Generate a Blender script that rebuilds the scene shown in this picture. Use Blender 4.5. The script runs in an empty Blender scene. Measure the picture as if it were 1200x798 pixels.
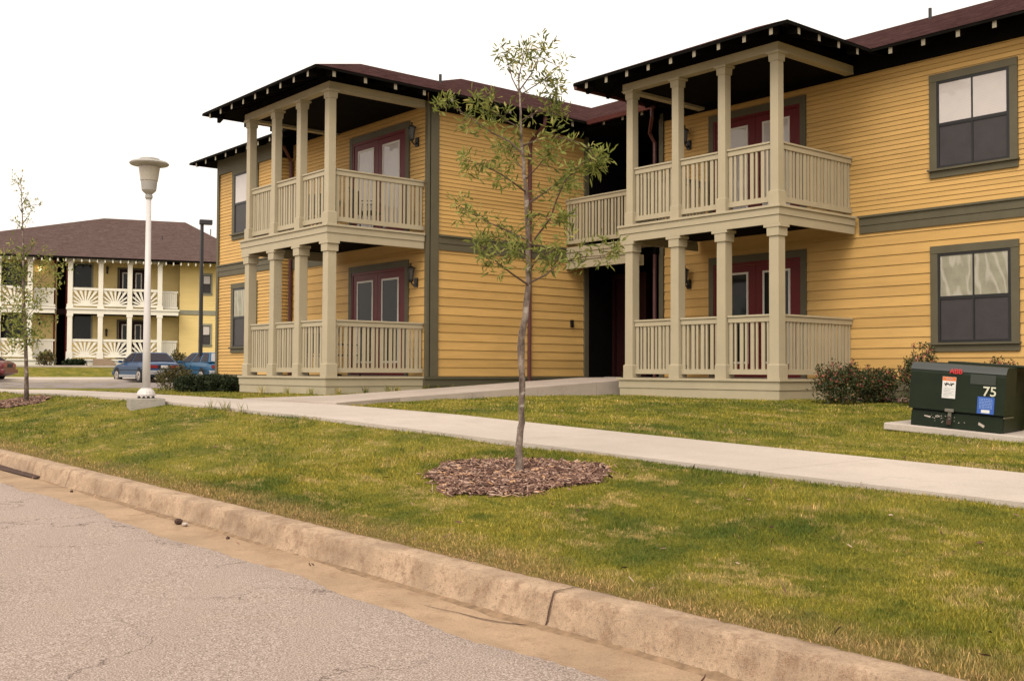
import bpy, math, random
import numpy as np
from mathutils import Vector, Matrix
random.seed(7); RNG=np.random.default_rng(7)
S=bpy.context.scene; COL=S.collection
R=math.radians
# ------------------------------------------------------------------ camera
CAM=np.array([10.6163,-14.5829,0.1113]); F=1247.43
yaw,pit,rol=.8758,.029,.0042
fw=np.array([-math.sin(yaw)*math.cos(pit),math.cos(yaw)*math.cos(pit),math.sin(pit)])
rt=np.array([math.cos(yaw),math.sin(yaw),0.]); up=np.cross(rt,fw)
rt,up=rt*math.cos(rol)+up*math.sin(rol),-rt*math.sin(rol)+up*math.cos(rol)
cd=bpy.data.cameras.new('camera'); co=bpy.data.objects.new('camera',cd); COL.objects.link(co)
cd.sensor_width=36; cd.lens=F/1200*36; cd.clip_start=.05; cd.clip_end=2000
m=Matrix.Identity(4)
for i in range(3):
    m[i][0]=rt[i];m[i][1]=up[i];m[i][2]=-fw[i];m[i][3]=CAM[i]
co.matrix_world=m; S.camera=co
def at(px,py,D=None,X=None,Y=None,Z=None):
    """world point seen at a photo position, at a given depth or on a given plane"""
    d=fw+rt*(px-600)/F+up*(399-py)/F
    t=D if D is not None else (X-CAM[0])/d[0] if X is not None else (Y-CAM[1])/d[1] if Y is not None else (Z-CAM[2])/d[2]
    return CAM+d*t
# ------------------------------------------------------------------ helpers
def tag(o,label=None,cat=None,group=None,kind=None):
    if label:o['label']=label
    if cat:o['category']=cat
    if group:o['group']=group
    if kind:o['kind']=kind
    return o
def empty(name,loc,label,cat,group=None,rz=0):
    o=bpy.data.objects.new(name,None);COL.objects.link(o);o.location=loc;o.rotation_euler=(0,0,rz);o.empty_display_size=.2
    return tag(o,label,cat,group)
def copy_tree(o,parent=None):
    c=o.copy();COL.objects.link(c);c.parent=parent
    for ch in [x for x in COL.objects if x.parent==o]: copy_tree(ch,c)
    return c
class MB:
    """mesh builder; vertices are given in world space, off = base of the thing"""
    def __init__(s,off=(0,0,0)): s.v=[];s.f=[];s.off=off;s.M=None
    def add(s,vs,fs):
        b=len(s.v)
        if s.M is not None: vs=[tuple(s.M@Vector(v)) for v in vs]
        s.v+= [tuple(v) for v in vs]; s.f+=[tuple(b+i for i in f) for f in fs]; return s
    def box(s,x0,x1,y0,y1,z0,z1):
        return s.add([(x0,y0,z0),(x1,y0,z0),(x1,y1,z0),(x0,y1,z0),(x0,y0,z1),(x1,y0,z1),(x1,y1,z1),(x0,y1,z1)],
                     [(0,3,2,1),(4,5,6,7),(0,1,5,4),(1,2,6,5),(2,3,7,6),(3,0,4,7)])
    def hexa(s,bot,top):
        return s.add(list(bot)+list(top),[(3,2,1,0),(4,5,6,7),(0,1,5,4),(1,2,6,5),(2,3,7,6),(3,0,4,7)])
    def frus(s,cx,cy,z0,z1,a0,a1,b0=None,b1=None):
        b0=a0 if b0 is None else b0;b1=a1 if b1 is None else b1
        q=lambda a,b,z:[(cx-a,cy-b,z),(cx+a,cy-b,z),(cx+a,cy+b,z),(cx-a,cy+b,z)]
        return s.hexa(q(a0,b0,z0),q(a1,b1,z1))
    def tube(s,pts,rads,n=8,cap=True):
        pts=[Vector(p) for p in pts];vs=[];fs=[]
        ref=Vector((0,0,1)) if abs((pts[-1]-pts[0]).normalized().z)<.9 else Vector((1,0,0))
        for i,p in enumerate(pts):
            t=(pts[min(i+1,len(pts)-1)]-pts[max(i-1,0)]).normalized()
            a=t.cross(ref).normalized();b=t.cross(a)
            for k in range(n):
                an=2*math.pi*k/n;vs.append(p+(a*math.cos(an)+b*math.sin(an))*rads[i])
        for i in range(len(pts)-1):
            for k in range(n):
                k2=(k+1)%n;fs.append((i*n+k,i*n+k2,(i+1)*n+k2,(i+1)*n+k))
        if cap: fs.append(tuple(range(n-1,-1,-1)));fs.append(tuple((len(pts)-1)*n+k for k in range(n)))
        return s.add(vs,fs)
    def lathe(s,cx,cy,prof,n=20):
        vs=[];fs=[]
        for r,z in prof:
            for k in range(n):
                a=2*math.pi*k/n;vs.append((cx+r*math.cos(a),cy+r*math.sin(a),z))
        for i in range(len(prof)-1):
            for k in range(n):
                k2=(k+1)%n;fs.append((i*n+k,i*n+k2,(i+1)*n+k2,(i+1)*n+k))
        fs.append(tuple(range(n-1,-1,-1)));fs.append(tuple((len(prof)-1)*n+k for k in range(n)))
        return s.add(vs,fs)
    def build(s,name,mat,parent=None,loc=None,smooth=False,bevel=0,label=None):
        me=bpy.data.meshes.new(name);off=s.off if loc is None else loc
        me.from_pydata([(v[0]-off[0],v[1]-off[1],v[2]-off[2]) for v in s.v],[],s.f);me.update()
        if mat: me.materials.append(mat)
        if smooth:
            me.polygons.foreach_set('use_smooth',[True]*len(me.polygons))
        o=bpy.data.objects.new(name,me);COL.objects.link(o)
        if parent: o.parent=parent
        elif loc is not None: o.location=loc
        else: o.location=s.off
        if bevel:
            b=o.modifiers.new('bevel','BEVEL');b.width=bevel;b.segments=2;b.limit_method='ANGLE'
        if label:o['label']=label
        return o
def npmesh(name,V,Fidx,nper,mat,loc=(0,0,0),parent=None):
    me=bpy.data.meshes.new(name);nv=len(V);nf=len(Fidx)//nper
    me.vertices.add(nv);me.vertices.foreach_set('co',np.asarray(V-np.array(loc),dtype=np.float32).ravel())
    me.loops.add(nf*nper);me.loops.foreach_set('vertex_index',np.asarray(Fidx,dtype=np.int32))
    me.polygons.add(nf);me.polygons.foreach_set('loop_start',np.arange(0,nf*nper,nper,dtype=np.int32))
    me.update(calc_edges=True);me.materials.append(mat)
    o=bpy.data.objects.new(name,me);COL.objects.link(o)
    if parent:o.parent=parent
    else:o.location=loc
    return o
# ------------------------------------------------------------------ materials
def nt(name):
    m=bpy.data.materials.new(name);m.use_nodes=True;t=m.node_tree;b=t.nodes['Principled BSDF'];return m,t,b
def ND(t,ty,**k):
    n=t.nodes.new(ty)
    for a,v in k.items():
        if a in n.inputs.keys(): n.inputs[a].default_value=v
        else: setattr(n,a,v)
    return n
def mixc(t,fac,a,b,blend='MIX'):
    n=t.nodes.new('ShaderNodeMix');n.data_type='RGBA';n.blend_type=blend
    for i,v in ((0,fac),(6,a),(7,b)):
        if hasattr(v,'links') or hasattr(v,'is_linked'): t.links.new(v,n.inputs[i])
        else: n.inputs[i].default_value=v if i==0 else (*v[:3],1)
    return n.outputs[2]
def noise(t,scale,detail=4,rough=.55,vec=None,stretch=None,dist=0):
    tc=ND(t,'ShaderNodeTexCoord');mp=ND(t,'ShaderNodeMapping');t.links.new(tc.outputs['Object'],mp.inputs[0])
    if stretch: mp.inputs['Scale'].default_value=stretch
    n=ND(t,'ShaderNodeTexNoise',Scale=scale,Detail=detail,Roughness=rough,Distortion=dist);t.links.new(mp.outputs[0],n.inputs['Vector']);return n.outputs[0]
def ramp(t,fac,*stops):
    n=t.nodes.new('ShaderNodeValToRGB');e=n.color_ramp.elements
    while len(e)<len(stops): e.new(.5)
    for q,(p,c) in zip(e,stops):
        q.position=p;q.color=(*c,1) if hasattr(c,'__len__') else (c,c,c,1)
    t.links.new(fac,n.inputs[0]);return n.outputs[0]
def bump(t,b,h,strength=.3,dist=.01):
    n=ND(t,'ShaderNodeBump',Strength=strength,Distance=dist);t.links.new(h,n.inputs['Height']);t.links.new(n.outputs[0],b.inputs['Normal'])
def paint(name,c,rough=.6,var=.12,sc=3,stretch=None,spec=.3,fine=60,bmp=.08):
    m,t,b=nt(name);n=noise(t,sc,5,.6,stretch=stretch)
    lo=tuple(x*(1-var) for x in c);hi=tuple(min(1,x*(1+var)) for x in c)
    cc=ramp(t,n,(.3,lo),(.7,hi))
    n2=noise(t,fine,3,.6);cc=mixc(t,.12,cc,ramp(t,n2,(.3,tuple(x*.7 for x in c)),(.7,hi)))
    t.links.new(cc,b.inputs['Base Color']);b.inputs['Roughness'].default_value=rough;b.inputs['Specular IOR Level'].default_value=spec
    bump(t,b,n2,bmp,.004);return m
M={}
M['siding']=paint('yellow_siding',(.62,.378,.128),.62,.09,1.3,(1,1,9))
_m=M['siding'];_t=_m.node_tree;_b=_t.nodes['Principled BSDF'];_src=_b.inputs['Base Color'].links[0].from_socket
_ge=_t.nodes.new('ShaderNodeNewGeometry');_cc=mixc(_t,1,_src,ramp(_t,_ge.outputs['Random Per Island'],(0,(.90,.89,.87)),(1,(1.07,1.07,1.07))),'MULTIPLY')
_st=ramp(_t,noise(_t,.8,6,.7),(.5,0.),(.75,.22));_cc=mixc(_t,_st,_cc,(.40,.26,.11));_t.links.new(_cc,_b.inputs['Base Color'])
M['siding_far']=paint('pale_yellow_siding',(.84,.64,.27),.65,.05,.6,(1,1,6))
M['cream']=paint('cream_trim',(.445,.38,.26),.5,.06,2.5)
M['tail_end']=paint('darker_cream',(.27,.235,.17),.6,.12,4);M['white_trim']=paint('white_trim',(.80,.76,.66),.5,.05,1.5)  # tail_end is a darker cream than the trim
M['olive']=paint('olive_trim',(.115,.10,.062),.6,.1,3)
M['oliveF']=paint('grey_trim',(.28,.27,.2),.6,.1,3)
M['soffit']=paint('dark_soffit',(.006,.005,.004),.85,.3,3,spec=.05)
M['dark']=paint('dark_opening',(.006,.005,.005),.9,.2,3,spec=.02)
M['burg']=paint('burgundy_paint',(.135,.010,.012),.45,.12,4)
M['brownD']=paint('brown_door',(.022,.006,.006),.5,.2,4,spec=.15)
M['copper']=paint('brown_gutter',(.10,.030,.028),.4,.15,4,spec=.5)
M['sash']=paint('black_sash',(.010,.009,.010),.45,.1,5,spec=.5)
M['iron']=paint('black_iron',(.012,.012,.012),.4,.2,10,spec=.5)
M['whitetrim2']=paint('door_lite_trim',(.75,.70,.63),.5,.04,4)
M['deck']=paint('deck_boards',(.22,.17,.11),.7,.15,3,(1,12,1))
M['wood_step']=paint('wood_steps',(.30,.22,.15),.7,.15,3)
# shingles
def shingle(name,c1,c2,c3,ax):
    m,t,b=nt(name);tc=ND(t,'ShaderNodeTexCoord');mp=ND(t,'ShaderNodeMapping')
    mp.inputs['Scale'].default_value=(1,1,2.4);t.links.new(tc.outputs['Object'],mp.inputs[0])
    br=ND(t,'ShaderNodeTexVoronoi',Scale=3.8,feature='F1');t.links.new(mp.outputs[0],br.inputs['Vector'])
    n=noise(t,5,8,.9);cc=mixc(t,.6,ramp(t,br.outputs['Color'],(.1,c1),(.5,c2),(.9,c3)),ramp(t,n,(.42,c1),(.58,c3)))
    wv=ND(t,'ShaderNodeTexWave',Scale=2.4,Distortion=.5,bands_direction='Z',wave_profile='SAW');t.links.new(tc.outputs['Object'],wv.inputs['Vector'])
    cc=mixc(t,.35,cc,ramp(t,wv.outputs[1],(0,c1),(.25,c3),(1,c2)))
    t.links.new(cc,b.inputs['Base Color']);b.inputs['Roughness'].default_value=1;b.inputs['Specular IOR Level'].default_value=0
    bump(t,b,n,1,.05);return m
M['shingle']=shingle('maroon_shingles',(.010,.006,.006),(.050,.023,.023),(.12,.062,.058),0)
M['shingleF']=shingle('brown_shingles',(.058,.036,.032),(.10,.066,.059),(.155,.108,.097),0)
def glass(name,base,rough=.12,coat=1.,slats=False,var=.15):
    m,t,b=nt(name);n=noise(t,5,4,.6)
    cc=ramp(t,n,(.3,tuple(x*(1-var) for x in base)),(.7,tuple(min(1,x*(1+var)) for x in base)))
    if slats:
        tc=ND(t,'ShaderNodeTexCoord');wv=ND(t,'ShaderNodeTexWave',Scale=12,Distortion=0,bands_direction='Z');t.links.new(tc.outputs['Object'],wv.inputs['Vector'])
        cc=mixc(t,.25,cc,ramp(t,wv.outputs[1],(.0,tuple(x*.6 for x in base)),(.4,base)))
    t.links.new(cc,b.inputs['Base Color']);b.inputs['Roughness'].default_value=.5;b.inputs['Coat Weight'].default_value=coat;b.inputs['Coat Roughness'].default_value=rough;b.inputs['Coat IOR'].default_value=1.5;b.inputs['Specular IOR Level'].default_value=.08
    return m
M['blind']=glass('glass_over_white_blind',(.60,.54,.52),.03,1,True,.05)
M['screen']=glass('insect_screen',(.055,.048,.05),.35,.30,False,.10)
M['curtain']=glass('plastic_over_window',(.30,.28,.20),.08,.6,True,.2)
def folds():
    m=M['curtain'];t=m.node_tree;b=t.nodes['Principled BSDF'];src=b.inputs['Base Color'].links[0].from_socket
    tc=ND(t,'ShaderNodeTexCoord');mp=ND(t,'ShaderNodeMapping');mp.inputs['Rotation'].default_value=(0,R(32),0);mp.inputs['Scale'].default_value=(1,1,.32);t.links.new(tc.outputs['Object'],mp.inputs[0])
    wv=ND(t,'ShaderNodeTexWave',Scale=1.7,Distortion=15,Detail=3,wave_type='BANDS',bands_direction='X');wv.inputs['Detail Scale'].default_value=1.2;t.links.new(mp.outputs[0],wv.inputs['Vector'])
    t.links.new(mixc(t,ramp(t,wv.outputs[1],(.62,0.),(1.,.42)),src,(.62,.57,.50)),b.inputs['Base Color'])
folds()
M['glassD']=glass('dark_glass',(.010,.012,.012),.04,.45)
def concrete(name,c,stain,sc=1.2,lo=.75,hi=1.12,bs=.35,pit=.3):
    m,t,b=nt(name);n=noise(t,sc,7,.65);f=noise(t,45,5,.85);g=noise(t,200,3,.7)
    cc=ramp(t,n,(.36,tuple(x*lo for x in c)),(.62,tuple(x*hi for x in c)))
    cc=mixc(t,ramp(t,noise(t,sc*2.7,6,.75),(.5,0.),(.64,.75)),cc,stain)
    cc=mixc(t,ramp(t,f,(.54,0.),(.62,pit)),cc,tuple(x*.38 for x in c))
    cc=mixc(t,.3,cc,ramp(t,g,(.4,tuple(x*.5 for x in c)),(.6,tuple(min(1,x*1.5) for x in c))))
    t.links.new(cc,b.inputs['Base Color']);b.inputs['Roughness'].default_value=.9;b.inputs['Specular IOR Level'].default_value=.2
    bump(t,b,f,bs,.006);return m
M['walk']=concrete('pale_concrete',(.50,.43,.375),(.42,.36,.30),.8,.88,1.06,.2,.25)
M['walk2']=concrete('weathered_path',(.46,.385,.33),(.36,.29,.24),.9,.85,1.08,.2,.3);M['curb']=concrete('stained_concrete',(.42,.30,.205),(.17,.09,.05),3.4,.62,1.22,1.,.9)
M['gutter']=concrete('tan_gutter',(.39,.27,.175),(.25,.155,.095),1.6,.78,1.15,.9,.55)
M['block']=concrete('grey_concrete',(.36,.33,.29),(.25,.22,.18),3,.8,1.1,.4)
# asphalt
def asphalt():
    m,t,b=nt('weathered_asphalt');c=(.35,.272,.232)
    n=noise(t,.5,6,.6);g=noise(t,120,4,.75);g2=noise(t,34,5,.8);g3=noise(t,75,3,.7)
    cc=ramp(t,n,(.35,tuple(x*.86 for x in c)),(.65,tuple(x*1.12 for x in c)))
    cc=mixc(t,ramp(t,noise(t,2.2,6,.7),(.5,0.),(.66,.45)),cc,(.40,.30,.20))
    cc=mixc(t,.72,cc,ramp(t,g,(.40,(.13,.09,.075)),(.47,(.35,.27,.228)),(.54,(.46,.365,.315)),(.62,(.80,.69,.62))))
    cc=mixc(t,ramp(t,g3,(.60,0.),(.66,.55)),cc,(.60,.53,.47))
    cc=mixc(t,ramp(t,g2,(.56,0.),(.66,.55)),cc,(.15,.11,.085))
    tc=ND(t,'ShaderNodeTexCoord');nz=ND(t,'ShaderNodeTexNoise',Scale=1.9,Detail=7,Roughness=.62)
    t.links.new(tc.outputs['Object'],nz.inputs['Vector'])
    ad=ND(t,'ShaderNodeVectorMath',operation='MULTIPLY_ADD');t.links.new(nz.outputs['Color'],ad.inputs[0]);ad.inputs[1].default_value=(1.5,1.5,0);t.links.new(tc.outputs['Object'],ad.inputs[2])
    vo=ND(t,'ShaderNodeTexVoronoi',Scale=.62,feature='DISTANCE_TO_EDGE');t.links.new(ad.outputs[0],vo.inputs['Vector'])
    cr=ramp(t,vo.outputs['Distance'],(0.,.9),(.003,.7),(.009,0.))
    mk=ramp(t,noise(t,.75,3,.5),(.40,0.),(.52,1.))
    mu=ND(t,'ShaderNodeMath',operation='MULTIPLY');t.links.new(cr,mu.inputs[0]);t.links.new(mk,mu.inputs[1])
    cc=mixc(t,mu.outputs[0],cc,(.10,.07,.055))
    t.links.new(cc,b.inputs['Base Color']);b.inputs['Roughness'].default_value=.9;b.inputs['Specular IOR Level'].default_value=.2
    bump(t,b,g,1.,.008);return m
M['asphalt']=asphalt()
M['lot']=concrete('parking_asphalt',(.24,.20,.19),(.17,.14,.13),.4,.85,1.1,.2)
# grass: tone follows patches in world position plus a random tint per blade
def grassmat(name,blade):
    m,t,b=nt(name)
    n1=noise(t,.9,6,.66);n2=noise(t,2.6,6,.7,stretch=(.6,1.2,1));n3=noise(t,9,5,.75)
    g1=(.165,.172,.016);g2=(.27,.242,.030);straw=(.46,.34,.13);g0=(.072,.110,.011)
    cc=ramp(t,n1,(.38,g0),(.48,g1),(.58,g2))
    cc=mixc(t,ramp(t,n2,(.36,.85),(.46,0.)),cc,g0)
    s=ND(t,'ShaderNodeMath',operation='ADD');t.links.new(n2,s.inputs[0]);t.links.new(n3,s.inputs[1])
    cc=mixc(t,ramp(t,s.outputs[0],(.55,0.),(.68,.75)) if False else ramp(t,mixc(t,.4,n2,n3),(.525,0.),(.59,.85)),cc,straw)
    # dry margin along the kerb
    tc=ND(t,'ShaderNodeTexCoord');sp=ND(t,'ShaderNodeSeparateXYZ');t.links.new(tc.outputs['Object'],sp.inputs[0])
    mr=ND(t,'ShaderNodeMapRange');t.links.new(sp.outputs[1],mr.inputs[0]);mr.inputs[1].default_value=-10.88;mr.inputs[2].default_value=-10.45;mr.inputs[3].default_value=1.;mr.inputs[4].default_value=0.
    nn=ND(t,'ShaderNodeMath',operation='MULTIPLY_ADD');t.links.new(noise(t,5,4,.7),nn.inputs[0]);nn.inputs[1].default_value=1.4;nn.inputs[2].default_value=-.7
    a2=ND(t,'ShaderNodeMath',operation='ADD',use_clamp=True);t.links.new(mr.outputs[0],a2.inputs[0]);t.links.new(nn.outputs[0],a2.inputs[1])
    gate=ND(t,'ShaderNodeMath',operation='GREATER_THAN');t.links.new(mr.outputs[0],gate.inputs[0]);gate.inputs[1].default_value=.001
    mm=ND(t,'ShaderNodeMath',operation='MULTIPLY');t.links.new(a2.outputs[0],mm.inputs[0]);t.links.new(gate.outputs[0],mm.inputs[1])
    cc=mixc(t,mm.outputs[0],cc,(.40,.27,.12) if blade else (.20,.12,.06))
    if blade:
        ge=ND(t,'ShaderNodeNewGeometry');r=ge.outputs['Random Per Island']
        cc=mixc(t,1,cc,ramp(t,r,(0.,(.50,.55,.5)),(.5,(1,1,1)),(.86,(1.3,1.2,1.1)),(1.,(2.2,1.75,2.0))),'MULTIPLY')
        b.inputs['Roughness'].default_value=.6;b.inputs['Specular IOR Level'].default_value=.25
    else:
        f=noise(t,60,4,.75);cc=mixc(t,.5,cc,ramp(t,f,(.35,(.05,.05,.008)),(.65,(.26,.21,.045))))
        b.inputs['Roughness'].default_value=.95;b.inputs['Specular IOR Level'].default_value=.1;bump(t,b,f,.8,.03)
    t.links.new(cc,b.inputs['Base Color']);return m
M['lawn']=grassmat('lawn_ground',False);M['blade']=grassmat('grass_blades',True)
def islandmat(name,stops,rough=.6,trans=0):
    m,t,b=nt(name);ge=ND(t,'ShaderNodeNewGeometry');cc=ramp(t,ge.outputs['Random Per Island'],*stops)
    t.links.new(cc,b.inputs['Base Color']);b.inputs['Roughness'].default_value=rough;b.inputs['Specular IOR Level'].default_value=.25
    if trans: 
        tr=ND(t,'ShaderNodeBsdfTranslucent');t.links.new(cc,tr.inputs[0]);mx=ND(t,'ShaderNodeMixShader');mx.inputs[0].default_value=trans
        out=t.nodes['Material Output'];t.links.new(b.outputs[0],mx.inputs[1]);t.links.new(tr.outputs[0],mx.inputs[2]);t.links.new(mx.outputs[0],out.inputs[0])
    return m
M['leaf']=islandmat('oak_leaves',((0,(.08,.105,.025)),(.4,(.20,.235,.05)),(.85,(.36,.37,.10)),(1,(.48,.40,.13))),.5,.4)
M['leafdark']=islandmat('dark_hedge_leaves',((0,(.008,.014,.006)),(.6,(.022,.036,.012)),(1,(.06,.075,.025))),.6)
M['leafrose']=islandmat('shrub_leaves',((0,(.014,.024,.008)),(.55,(.045,.062,.018)),(.85,(.09,.09,.03)),(1,(.24,.10,.045))),.6)
M['leafolive']=islandmat('olive_shrub_leaves',((0,(.03,.035,.01)),(.5,(.08,.08,.025)),(1,(.2,.13,.05))),.6)
M['flower']=islandmat('pink_blossom',((0,(.35,.05,.09)),(.5,(.40,.12,.07)),(1,(.55,.22,.20))),.6)
M['mulch']=islandmat('bark_mulch',((0,(.05,.024,.018)),(.4,(.17,.09,.065)),(.75,(.33,.195,.145)),(.93,(.52,.37,.29)),(1,(.66,.36,.16))),.85)
M['mulchR']=islandmat('red_mulch',((0,(.10,.05,.045)),(.5,(.26,.14,.125)),(1,(.42,.28,.24))),.85)
M['sediment']=paint('brown_sediment',(.25,.165,.10),.95,.4,14,bmp=.6);M['soil']=paint('soil_and_joint_shade',(.07,.04,.032),.95,.3,12)
def bark():
    m,t,b=nt('grey_bark');n=noise(t,16,6,.7,stretch=(1,1,.6));w=noise(t,5,4,.6,stretch=(1,1,3))
    cc=ramp(t,n,(.36,(.07,.048,.04)),(.5,(.17,.125,.10)),(.64,(.30,.24,.20)))
    cc=mixc(t,ramp(t,w,(.58,0.),(.63,.7)),cc,(.46,.40,.34))
    t.links.new(cc,b.inputs['Base Color']);b.inputs['Roughness'].default_value=.9;bump(t,b,n,.8,.01);return m
M['bark']=bark()
M['twig']=paint('twig',(.10,.06,.045),.8,.2,8)
def metal(name,c,rough,met=0,coat=0,var=.06,sc=4):
    m=paint(name,c,rough,var,sc,spec=.5,bmp=.02);b=m.node_tree.nodes['Principled BSDF'];b.inputs['Metallic'].default_value=met;b.inputs['Coat Weight'].default_value=coat;b.inputs['Coat Roughness'].default_value=.05;return m
M['pole']=metal('white_metal',(.60,.565,.55),.4)
M['lampgrey']=metal('grey_lamp_metal',(.36,.34,.31),.45)
M['lamplens']=metal('frosted_lens',(.45,.41,.35),.3,0,.5)
M['lampdark']=metal('dark_pole_metal',(.02,.019,.022),.45)
def xgreen():
    m,t,b=nt('dark_green_enamel');n=noise(t,3,5,.6);s=noise(t,14,5,.8,stretch=(1,1,1.6))
    cc=ramp(t,n,(.3,(.0085,.015,.008)),(.7,(.013,.022,.011)));cc=mixc(t,ramp(t,s,(.66,0.),(.74,.45)),cc,(.05,.06,.04))
    t.links.new(cc,b.inputs['Base Color']);b.inputs['Roughness'].default_value=.5;b.inputs['Specular IOR Level'].default_value=.22;return m
M['xg']=xgreen()
M['xrim']=metal('skylit_hood_edge',(.035,.04,.037),.38)  # paler than the enamel: sky light on the rounded edge, painted in
M['tin']=metal('dull_steel',(.22,.20,.17),.4,.6)
for k,c in dict(red=(.62,.03,.035),white=(.72,.70,.68),orange=(.75,.16,.02),blue=(.03,.10,.42),paleblue=(.22,.34,.62),black=(.012,.012,.012),plate=(.035,.04,.035),greytext=(.35,.35,.35),cream75=(.62,.60,.48)).items(): M['s_'+k]=metal('sticker_'+k,c,.5)
M['carblue']=metal('blue_car_paint',(.003,.045,.135),.35,0,.35);M['carblue2']=metal('pale_blue_car_paint',(.008,.075,.16),.35,0,.35);M['carred']=metal('red_car_paint',(.11,.002,.005),.35,0,.35)
M['tyre']=metal('tyre_rubber',(.012,.012,.013),.8);M['rim']=metal('alloy_rim',(.40,.36,.33),.35,.5);M['carglass']=glass('car_glass',(.022,.018,.028),.05,.22);M['carglassL']=glass('car_glass_pale',(.33,.32,.33),.05,1,False,.25)
M['tail']=metal('red_tail_lamp',(.22,.006,.01),.3,0,.3);M['bumper']=metal('silver_bumper',(.36,.36,.38),.4,.2);M['platew']=metal('licence_plate_white',(.75,.7,.68),.5)
M['clothB']=metal('blue_table_top',(.06,.12,.26),.5);M['clothR']=metal('red_cushion',(.35,.04,.02),.8)
em=bpy.data.materials.new('lit_lantern_glass');em.use_nodes=True;eb=em.node_tree.nodes['Principled BSDF'];eb.inputs['Emission Color'].default_value=(1,.72,.35,1);eb.inputs['Emission Strength'].default_value=9;M['lit']=em
M['lampglass']=glass('lantern_glass',(.07,.065,.055),.05,.3)
# ------------------------------------------------------------------ terrain
XK=np.array([-70,-22,-12,-7.4,-3.2,-.45,2.5,4.9,7.6,12,60.])
YK=np.array([-10.88,-8,-6.3,-4.4,-2.5,0,3,60])
T={-10.88:[-.97,-.93,-.91,-.90,-.90,-.92,-.94,-.955,-.975,-1.0,-1.1],
-8:[-.42,-.405,-.39,-.382,-.448,-.495,-.575,-.636,-.697,-.78,-.95],
-6.3:[-.42,-.425,-.394,-.409,-.42,-.465,-.555,-.618,-.69,-.76,-.95],
-4.4:[-.42,-.42,-.37,-.33,-.37,-.42,-.53,-.62,-.69,-.76,-.9],
-2.5:[-.43,-.42,-.36,-.31,-.34,-.37,-.48,-.61,-.68,-.72,-.8],
0:[-.44,-.42,-.36,-.31,-.325,-.335,-.36,-.40,-.43,-.46,-.6],
3:[-.44,-.42,-.36,-.31,-.325,-.335,-.34,-.36,-.38,-.4,-.5],
60:[-.45,-.45,-.42,-.4,-.4,-.4,-.4,-.4,-.4,-.4,-.4]}
TZ=np.array([T[float(k)] if float(k) in T else T[int(k)] for k in YK])
# frame of the far lot: axis along the sight line towards the far building
FA=at(130,432,D=1.)-CAM;FA[2]=0;FL=np.linalg.norm(FA);FN=FA/FL;FX=np.array([FN[1],-FN[0],0])
COSF=1/FL
def far(X,Yd,Z=0):
    """far-lot frame: X right, Yd = optical depth, Z up"""
    p=CAM+FA*Yd+FX*X;return (float(p[0]),float(p[1]),float(Z))
def ht(x,y):
    x=np.asarray(x,float);y=np.asarray(y,float)
    i=np.clip(np.searchsorted(XK,x)-1,0,len(XK)-2);j=np.clip(np.searchsorted(YK,y)-1,0,len(YK)-2)
    u=np.clip((x-XK[i])/(XK[i+1]-XK[i]),0,1);v=np.clip((y-YK[j])/(YK[j+1]-YK[j]),0,1)
    z=(TZ[j,i]*(1-u)+TZ[j,i+1]*u)*(1-v)+(TZ[j+1,i]*(1-u)+TZ[j+1,i+1]*u)*v
    s=((x-CAM[0])*FN[0]+(y-CAM[1])*FN[1])/FL
    w=np.clip((s-27)/4,0,1);lat=(x-CAM[0])*FX[0]+(y-CAM[1])*FX[1]
    w=w*np.clip((9.5-lat)/3,0,1)
    zf=np.interp(s,[50,54.5,60],[-.47,-.30,.33])
    return z*(1-w)+zf*w
def onground(px,py):
    lo,hi=3.,200.
    D=3.
    while D<200:
        p=at(px,py,D=D)
        if p[2]<=ht(p[0],p[1]): break
        D+=.02
    return np.array([p[0],p[1],float(ht(p[0],p[1]))]),D
def grid(name,xs,ys,zf,mat,kind='structure'):
    X,Y=np.meshgrid(xs,ys);Z=zf(X,Y);V=np.stack([X,Y,Z],-1).reshape(-1,3);nx=len(xs)
    a=(np.arange(len(ys)-1)[:,None]*nx+np.arange(nx-1)[None]).ravel()
    Fi=np.stack([a,a+1,a+nx+1,a+nx],-1).ravel()
    o=npmesh(name,V,Fi,4,mat);o.data.polygons.foreach_set('use_smooth',[True]*len(o.data.polygons));tag(o,kind=kind);return o
xs=np.unique(np.concatenate([np.arange(-40,22,.25),np.arange(-90,-40,1),np.linspace(-700,-90,12),np.linspace(22,500,12)]))
ys=np.unique(np.concatenate([np.arange(-10.88,6,.25),np.arange(6,40,1),np.linspace(40,700,14)]))
def lawnz(X,Y):
    n=.012*np.sin(X*2.3+np.sin(Y*1.7)*2)*np.sin(Y*2.9+np.cos(X*1.1))
    return ht(X,Y)+n-.012-np.where(Y<-10.8,.012,0)
grid('lawn',xs,ys,lawnz,M['lawn'])
xr=np.unique(np.concatenate([np.arange(-30,20,.5),np.linspace(-500,-30,12),np.linspace(20,400,12)]))
def zc(X): return np.interp(X,XK,TZ[0])
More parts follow.
